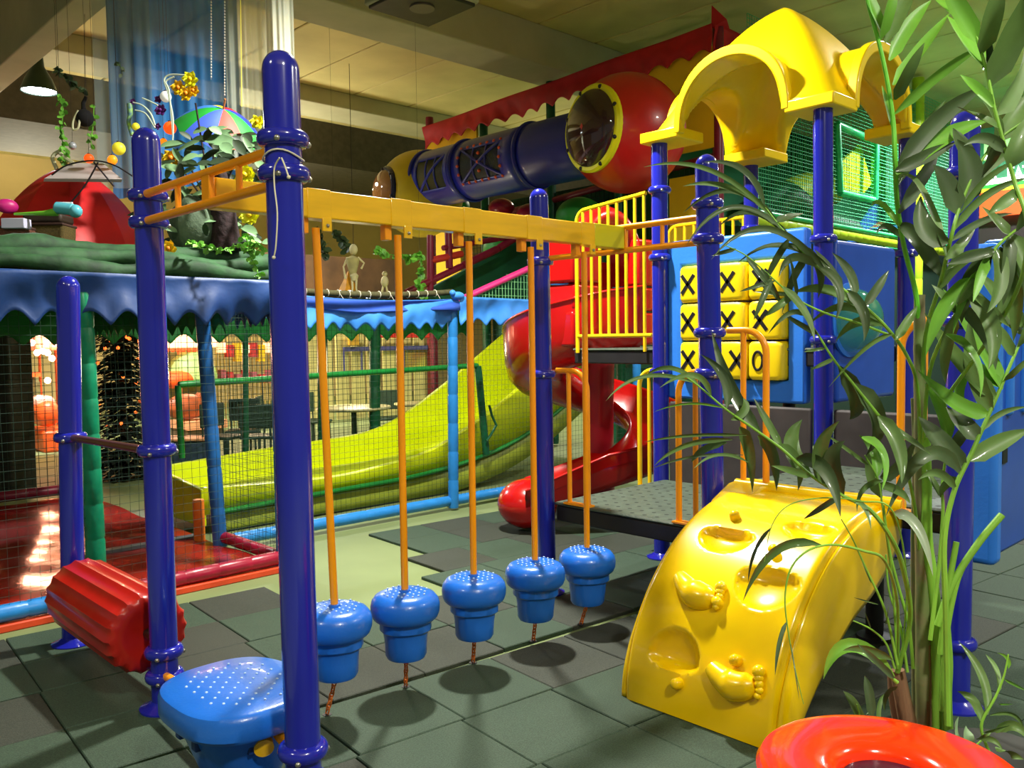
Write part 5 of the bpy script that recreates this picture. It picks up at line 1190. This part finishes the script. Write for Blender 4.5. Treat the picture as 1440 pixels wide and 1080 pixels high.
def leaf(a, b, w, Z0, Z1, par, m, bend=0.0, lift=0, mid=True, mpt=None):
    A = P(a[0], a[1], Z0); B = P(b[0], b[1], Z1); Mi = (A+B)/2
    if mpt is not None: Mi = P(mpt[0], mpt[1], (Z0+Z1)/2)
    else:
        d = (b[0]-a[0], b[1]-a[1]); L = math.hypot(*d) or 1
        px, py = (a[0]+b[0])/2-d[1]/L*bend*L, (a[1]+b[1])/2+d[0]/L*bend*L
        Mi = P(px, py, (Z0+Z1)/2-.02)
    n = 12; ctr = []
    for i in range(n+1):
        u = i/n; Q0 = A*(1-u)**2+(2*Mi-.5*(A+B))*2*u*(1-u)+B*u*u; ctr.append(Q0)
    vs = []; fs = []; ww = w/FPX*(Z0+Z1)/2*.5
    rn = random.Random(int(a[0]*7+a[1]*3+b[0])); roll = rn.uniform(-.5, .5); tw = rn.uniform(-.5, .5)
    for i, c in enumerate(ctr):
        tdir = (ctr[min(n, i+1)]-ctr[max(0, i-1)]).normalized(); s0 = tdir.cross(-FW).normalized(); nn = s0.cross(tdir).normalized()
        an = roll+tw*i/n; s = s0*math.cos(an)+nn*math.sin(an); n2 = -s0*math.sin(an)+nn*math.cos(an)
        u = i/n; k = ww*min(1, (u*5+.18))*(1-max(0, (u-.45)/.55)**2.0)+ww*.01; k = max(k, ww*.02)
        vs += [c-s*k+n2*k*.45, c-s*k*.5+n2*k*.16, c, c+s*k*.5+n2*k*.16, c+s*k+n2*k*.45]
    for i in range(n):
        for j in range(4): q = i*5+j; fs.append((q, q+1, q+6, q+5))
    o = obj('leaflet', M().add(vs, fs), m, par, ang=80)
    return o
def frond(pts, r0, r1, leaves, Z=2.7, m=PALMG, rm=STEMG):
    f = stem(pts, r0, r1, rm, Z, 'frond', t, 6, 8)
    Zs = [p[2] if len(p) > 2 else Z for p in pts]
    for lf in leaves:
        a, b, w = lf[0], lf[1], lf[2]; mm = lf[3] if len(lf) > 3 and lf[3] is not None else m; mp = lf[4] if len(lf) > 4 else None
        j = min(range(len(pts)), key=lambda i: (pts[i][0]-a[0])**2+(pts[i][1]-a[1])**2)
        rn = random.Random(int(b[0]+b[1]*5)); leaf(a, b, w, Zs[j], Zs[j]+rn.uniform(-.12, .16), f, mm, mpt=mp)
    return f
g, d_, l_ = PALMG, PALMD, PALML
# right rising frond
frond([(1333, 1020), (1330, 860), (1328, 760), (1342, 690), (1365, 640), (1385, 595), (1405, 550), (1425, 503), (1446, 455)], .010, .004, [
 ((1358, 660), (1292, 586), 26, d_), ((1352, 668), (1246, 725), 20, d_, (1300, 640)), ((1376, 618), (1330, 572), 24, d_), ((1395, 578), (1364, 445), 22, g, (1370, 520)),
 ((1408, 548), (1326, 406), 24, l_, (1375, 480)), ((1408, 545), (1352, 500), 18, l_), ((1380, 607), (1446, 572), 9, g, (1405, 582)), ((1364, 648), (1450, 603), 24, g, (1400, 625)), ((1345, 690), (1291, 675), 12, g, (1318, 665)),
 ((1412, 535), (1450, 500), 10, g), ((1425, 500), (1395, 450), 16, g), ((1430, 490), (1450, 440), 14, g), ((1392, 582), (1290, 520), 22, l_, (1340, 565)), ((1402, 560), (1300, 440), 22, g, (1350, 510)),
 ((1350, 675), (1322, 700), 14, g, (1330, 680)), ((1435, 470), (1400, 400), 18, d_), ((1440, 460), (1372, 380), 20, g)], 2.62)
# left lower frond
frond([(1262, 945, 2.78), (1280, 870, 2.7), (1270, 800, 2.55), (1252, 755), (1222, 716), (1185, 697), (1140, 668), (1100, 632), (1060, 603), (1020, 575), (985, 545), (962, 528)], .0085, .002, [
 ((1070, 610), (1001, 466), 17, d_, (1030, 548)), ((1022, 574), (985, 498), 13, d_, (1018, 530)), ((1018, 574), (918, 580), 4, l_, (968, 567)), ((985, 546), (905, 530), 7, g, (945, 518)), ((975, 538), (852, 564), 6, g, (905, 530)),
 ((1000, 557), (928, 545), 9, g, (975, 528)), ((1028, 590), (1045, 560), 14, g, (1046, 575)), ((1040, 600), (1058, 692), 17, g, (1052, 635)), ((1066, 612), (1092, 690), 17, g, (1088, 640)), ((1092, 625), (1122, 690), 15, g, (1120, 650)),
 ((1120, 645), (1182, 727), 20, d_, (1160, 660)), ((1030, 618), (920, 655), 9, g, (965, 625)), ((1022, 622), (972, 650), 10, g, (990, 632)), ((1050, 612), (905, 622), 5, g, (970, 612)), ((1045, 640), (915, 660), 4, d_, (975, 642)), ((1052, 650), (975, 660), 5, g, (1010, 640)),
 ((1140, 668), (1128, 590), 22, g, (1112, 628)), ((1160, 680), (1180, 592), 26, g, (1150, 630)), ((1185, 697), (1188, 620), 24, d_, (1170, 650)), ((1140, 670), (1085, 655), 10, g), ((1200, 705), (1225, 745), 9, g, (1215, 715)), ((1100, 630), (1060, 560), 10, g), ((1180, 698), (1130, 730), 8, d_)], 2.45)
# middle-left dangling frond
frond([(1294, 780, 2.86), (1284, 700, 2.75), (1262, 620, 2.6), (1232, 580), (1200, 540), (1172, 505), (1150, 470), (1130, 440), (1115, 415)], .006, .002, [
 ((1200, 540), (1218, 640), 26, d_, (1232, 590)), ((1180, 515), (1195, 590), 22, d_, (1205, 560)), ((1235, 585), (1268, 680), 20, g, (1262, 625)), ((1172, 505), (1140, 520), 6, g), ((1160, 490), (1130, 495), 5, g), ((1150, 470), (1100, 440), 8, d_), ((1135, 445), (1080, 470), 8, d_, (1110, 440)),
 ((1240, 700), (1232, 620), 15, g, (1225, 660)), ((1212, 615), (1240, 690), 16, l_, (1240, 640)), ((1115, 415), (1060, 410), 6, g), ((1120, 420), (1110, 360), 10, d_), ((1250, 600), (1310, 640), 12, g)], 2.55)
# upper-left arching frond
frond([(1294, 640, 2.86), (1290, 545, 2.78), (1275, 500, 2.65), (1248, 462), (1215, 430), (1180, 402), (1150, 375), (1120, 345), (1098, 320), (1075, 290)], .0065, .002, [
 ((1180, 402), (1060, 352), 10, d_, (1125, 350)), ((1165, 388), (1000, 365), 9, d_, (1080, 322)), ((1150, 375), (1035, 372), 8, d_, (1095, 345)), ((1150, 376), (1095, 390), 12, d_, (1115, 362)), ((1120, 345), (1010, 320), 8, d_, (1060, 300)), ((1105, 328), (965, 345), 8, d_, (1030, 292)),
 ((1098, 320), (960, 300), 8, d_, (1030, 268)), ((1085, 305), (905, 235), 7, g, (1000, 240)), ((1080, 295), (960, 262), 8, g, (1020, 262)), ((1075, 290), (990, 228), 10, d_, (1045, 240)), ((1185, 405), (1145, 350), 12, d_), ((1200, 418), (1170, 355), 13, d_, (1195, 385)), ((1215, 430), (1250, 380), 13, d_), 
 ((1225, 440), (1115, 412), 14, g, (1165, 408)), ((1235, 450), (1132, 462), 13, g, (1180, 430)), ((1245, 458), (1175, 480), 14, g, (1205, 452)), ((1255, 470), (1165, 545), 8, g, (1215, 490)), ((1260, 478), (1290, 430), 12, g), ((1150, 375), (1175, 450), 14, d_, (1178, 405)), ((1120, 348), (1150, 420), 14, d_, (1150, 375)),
 ((1135, 358), (1100, 440), 13, d_, (1112, 395)), ((1110, 335), (1075, 400), 11, d_, (1090, 365)), ((1190, 408), (1215, 480), 14, d_, (1215, 440)), ((1090, 312), (1130, 300), 12, d_)], 2.5)
frond([(1248, 470, 2.6), (1200, 452, 2.5), (1160, 440), (1120, 420), (1085, 390), (1050, 360), (1020, 345)], .004, .0015, [
 ((1100, 403), (1145, 480), 14, g, (1130, 440)), ((1085, 390), (1060, 450), 9, d_), ((1070, 378), (1100, 430), 9, d_), ((1050, 362), (1090, 415), 8, d_), ((1090, 395), (1040, 410), 6, d_), ((1035, 350), (1000, 360), 6, d_), ((1115, 415), (1075, 445), 10, g)], 2.4)
# tall upper frond with broad leaflets
frond([(1293, 500, 2.86), (1289, 420, 2.84), (1272, 350, 2.75), (1262, 290, 2.6), (1259, 230), (1256, 170), (1247, 110), (1236, 60), (1222, 10), (1214, -30)], .009, .005, [
 ((1261, 235), (1386, 122), 26, d_, (1320, 165)), ((1260, 245), (1390, 170), 24, l_, (1325, 195)), ((1258, 160), (1386, 62), 16, l_, (1325, 100)), ((1256, 120), (1336, 18), 18, l_, (1295, 70)), ((1250, 85), (1310, 0), 20, l_, (1275, 40)), ((1245, 60), (1290, -30), 20, g), ((1238, 55), (1262, -30), 18, l_),
 ((1262, 260), (1330, 140), 18, g, (1290, 200)), ((1258, 140), (1300, 60), 16, g), ((1242, 50), (1205, -40), 20, l_, (1225, 10)), ((1263, 300), (1320, 215), 22, d_, (1300, 240)), ((1265, 320), (1225, 290), 9, l_, (1240, 288)), ((1268, 335), (1232, 330), 9, d_, (1245, 318)), ((1254, 180), (1240, 120), 12, l_), ((1259, 240), (1345, 200), 18, d_)], 2.5, PALML, mat('palm_rachis_bright', (104, 190, 50), .45, noise=.2))
# right upper fronds
frond([(1295, 560, 2.86), (1302, 470, 2.8), (1322, 400, 2.6), (1336, 340), (1350, 290), (1372, 240), (1400, 200), (1440, 170)], .008, .003, [
 ((1345, 300), (1312, 232), 30, d_, (1330, 262)), ((1352, 285), (1346, 196), 34, d_, (1362, 240)), ((1335, 340), (1295, 275), 26, d_, (1300, 320)), ((1330, 360), (1260, 255), 18, g, (1290, 262)), ((1325, 390), (1262, 320), 20, d_, (1285, 330)), ((1360, 262), (1440, 205), 16, g, (1400, 225)), ((1340, 325), (1448, 250), 12, g, (1385, 275)),
 ((1350, 300), (1440, 225), 9, g, (1390, 250)), ((1372, 240), (1340, 180), 20, d_), ((1388, 218), (1380, 140), 22, g, (1400, 180)), ((1400, 200), (1450, 130), 24, g), ((1322, 402), (1360, 330), 16, g), ((1318, 410), (1400, 345), 14, g, (1350, 370)), ((1336, 340), (1425, 300), 10, d_, (1380, 312)), ((1330, 365), (1372, 320), 14, g)], 2.45)
frond([(1297, 640, 2.86), (1308, 520, 2.7), (1345, 440, 2.4), (1372, 390), (1395, 355), (1420, 330), (1450, 310)], .007, .003, [
 ((1372, 392), (1345, 430), 14, g), ((1395, 358), (1330, 380), 16, g, (1360, 362)), ((1390, 362), (1368, 425), 20, l_, (1375, 390)), ((1400, 350), (1388, 440), 22, g, (1405, 395)), ((1408, 345), (1440, 420), 18, d_, (1430, 380)), ((1400, 352), (1330, 372), 14, d_), ((1420, 330), (1380, 290), 16, g), ((1430, 325), (1450, 280), 14, g), ((1412, 342), (1392, 470), 18, g, (1418, 400)),
 ((1380, 378), (1340, 470), 16, l_, (1352, 420)), ((1425, 330), (1448, 400), 22, g, (1440, 365)), ((1345, 440), (1310, 400), 14, g), ((1360, 412), (1390, 520), 22, g, (1395, 460)), ((1350, 430), (1400, 520), 20, d_, (1385, 470)), ((1372, 392), (1302, 500), 20, l_, (1330, 430)), ((1395, 356), (1352, 455), 24, d_, (1362, 400)), ((1405, 348), (1425, 480), 22, g, (1425, 410)), ((1345, 440), (1330, 540), 20, g, (1328, 490)), ((1330, 470), (1378, 560), 20, l_, (1368, 505)), ((1420, 332), (1410, 430), 20, d_), ((1362, 408), (1420, 460), 14, g)], 2.3)
# very near soft leaves at the upper right corner
frond([(1330, 560, 2.7), (1420, 430, 2.3), (1445, 330), (1425, 250), (1400, 160), (1385, 90), (1365, 30), (1340, -30)], .006, .003, [
 ((1385, 95), (1330, 20), 26, l_, (1350, 50)), ((1375, 60), (1325, -20), 26, l_, (1345, 10)), ((1400, 160), (1440, 60), 34, g, (1430, 110)), ((1392, 120), (1440, -10), 34, g, (1425, 50)), ((1405, 180), (1345, 150), 16, g), ((1415, 215), (1355, 205), 16, d_, (1385, 195)), ((1380, 75), (1410, -30), 26, g), ((1420, 235), (1450, 160), 26, g), ((1408, 190), (1380, 250), 18, d_), ((1430, 270), (1390, 300), 18, g), ((1398, 150), (1350, 105), 18, l_), ((1365, 30), (1300, -20), 24, l_)], 1.9, PALMG)
# lower arcs and twigs
frond([(1262, 945, 2.78), (1262, 850, 2.6), (1245, 790), (1215, 775), (1170, 766), (1135, 775), (1112, 800), (1104, 840), (1108, 885), (1118, 940), (1130, 990)], .005, .0012, [((1155, 767), (1045, 845), 12, g, (1090, 775)), ((1106, 875), (1090, 950), 6, d_, (1096, 905)), ((1112, 905), (1124, 985), 2, d_)], 2.35, PALMG)
frond([(1266, 940, 2.78), (1275, 820, 2.65), (1256, 720), (1210, 705), (1160, 700), (1110, 710), (1085, 740), (1075, 790)], .003, .001, [((1085, 742), (1052, 820), 5, d_, (1062, 775))], 2.4, PALMD)
frond([(1262, 935), (1245, 860), (1218, 800), (1200, 760), (1183, 730)], .005, .0015, [((1235, 850), (1200, 840), 2, g), ((1245, 880), (1250, 850), 2, g), ((1225, 820), (1212, 790), 2, g)], 2.7)
frond([(1258, 940), (1246, 905), (1225, 885), (1200, 873)], .004, .002, [((1225, 885), (1216, 860), 2, g)], 2.7)
frond([(1284, 940), (1278, 880), (1262, 820), (1250, 770), (1242, 710)], .006, .004, [], 2.78)
frond([(1276, 945), (1266, 880), (1250, 830), (1246, 780)], .005, .003, [], 2.75)
frond([(1296, 760), (1312, 812)], .004, .001, [((1256, 722), (1312, 810), 15, mat('palm_leaf_silver', (150, 166, 140), .35, coat=.3), (1288, 740))], 2.6)
frond([(1262, 960), (1250, 950)], .006, .004, [((1257, 952), (1158, 955), 20, l_, (1195, 908)), ((1255, 928), (1185, 915), 11, g, (1215, 912)), ((1262, 965), (1244, 1000), 10, g, (1246, 975)), ((1258, 955), (1205, 905), 10, d_)], 2.55)
frond([(1308, 900), (1320, 800), (1326, 720), (1325, 680), (1335, 620), (1350, 570)], .007, .003, [((1350, 572), (1372, 515), 14, l_, (1350, 540)), ((1335, 620), (1300, 540), 18, l_, (1322, 575)), ((1330, 640), (1368, 590), 16, d_), ((1326, 700), (1302, 660), 8, g)], 2.75)
frond([(1262, 940, 2.76), (1255, 820, 2.7), (1240, 705), (1235, 675), (1225, 655), (1216, 640)], .004, .002, [((1240, 676), (1205, 720), 10, g, (1212, 688)), ((1236, 680), (1280, 708), 12, g, (1262, 690)), ((1232, 672), (1208, 612), 14, l_, (1230, 635)), ((1238, 672), (1290, 615), 18, d_, (1262, 655)), ((1222, 655), (1160, 610), 6, g)], 2.65)
# young plants around the base
t0 = t
pb2 = P(1400, 1040, 2.6)
t = thing('young_palm', 'young palm seedling with pale leaflets right of the scarlet planter', 'palm', (pb2.x, pb2.y, 0))
ph2 = P(1400, 1062, 2.6).z
obj('pot', M().lathe([(.10, .022), (.12, .05), (.15, ph2), (.16, ph2+.01), (.14, ph2), (.0001, ph2-.02)], (pb2.x, pb2.y, 0), 32), POTD, t)
frond([(1392, 1060), (1380, 1020), (1400, 980), (1412, 950), (1418, 920)], .005, .002, [((1388, 1005), (1348, 902), 12, g, (1380, 950)), ((1402, 975), (1386, 920), 12, g, (1400, 945)), ((1380, 1015), (1346, 972), 12, g, (1368, 985)), ((1412, 955), (1445, 972), 4, l_), ((1418, 940), (1402, 918), 5, l_, (1416, 925)), ((1404, 990), (1425, 990), 3, l_), ((1392, 1006), (1440, 1030), 6, g, (1425, 1005))], 2.5)
frond([(1385, 1060), (1372, 1050), (1392, 1032)], .004, .002, [((1350, 1045), (1348, 1008), 16, mat('palm_leaf_pale', (130, 160, 120), .45), (1342, 1025)), ((1362, 1050), (1358, 1020), 16, mat('palm_leaf_pale', (130, 160, 120), .45)), ((1378, 1040), (1410, 1055), 8, g, (1395, 1040)), ((1372, 1040), (1394, 1030), 5, g), ((1400, 1030), (1450, 1045), 14, g, (1425, 1020)), ((1380, 1030), (1420, 1020), 8, g), ((1400, 1050), (1440, 1068), 12, g), ((1356, 1052), (1385, 1075), 14, g)], 2.45)
pb3 = P(1215, 1030, 2.75)
t = thing('young_palm', 'small palm seedling left of the canes behind the scarlet planter', 'palm', (pb3.x, pb3.y, 0)); ph3 = P(1215, 1040, 2.75).z
obj('pot', M().lathe([(.07, .022), (.08, .05), (.10, ph3), (.105, ph3+.01), (.095, ph3), (.0001, ph3-.02)], (pb3.x, pb3.y, 0), 28), POTD, t)
frond([(1220, 1035), (1212, 1015), (1205, 990)], .004, .002, [((1212, 1016), (1186, 972), 13, g, (1200, 990)), ((1212, 1012), (1222, 1000), 9, mat('palm_leaf_pale', (130, 160, 120), .45)), ((1225, 1010), (1216, 950), 13, d_, (1222, 975)), ((1200, 1022), (1152, 1022), 6, g, (1170, 1010)), ((1208, 1018), (1176, 1010), 8, mat('palm_leaf_pale', (130, 160, 120), .45)), ((1235, 1020), (1246, 975), 8, g, (1236, 990))], 2.7)
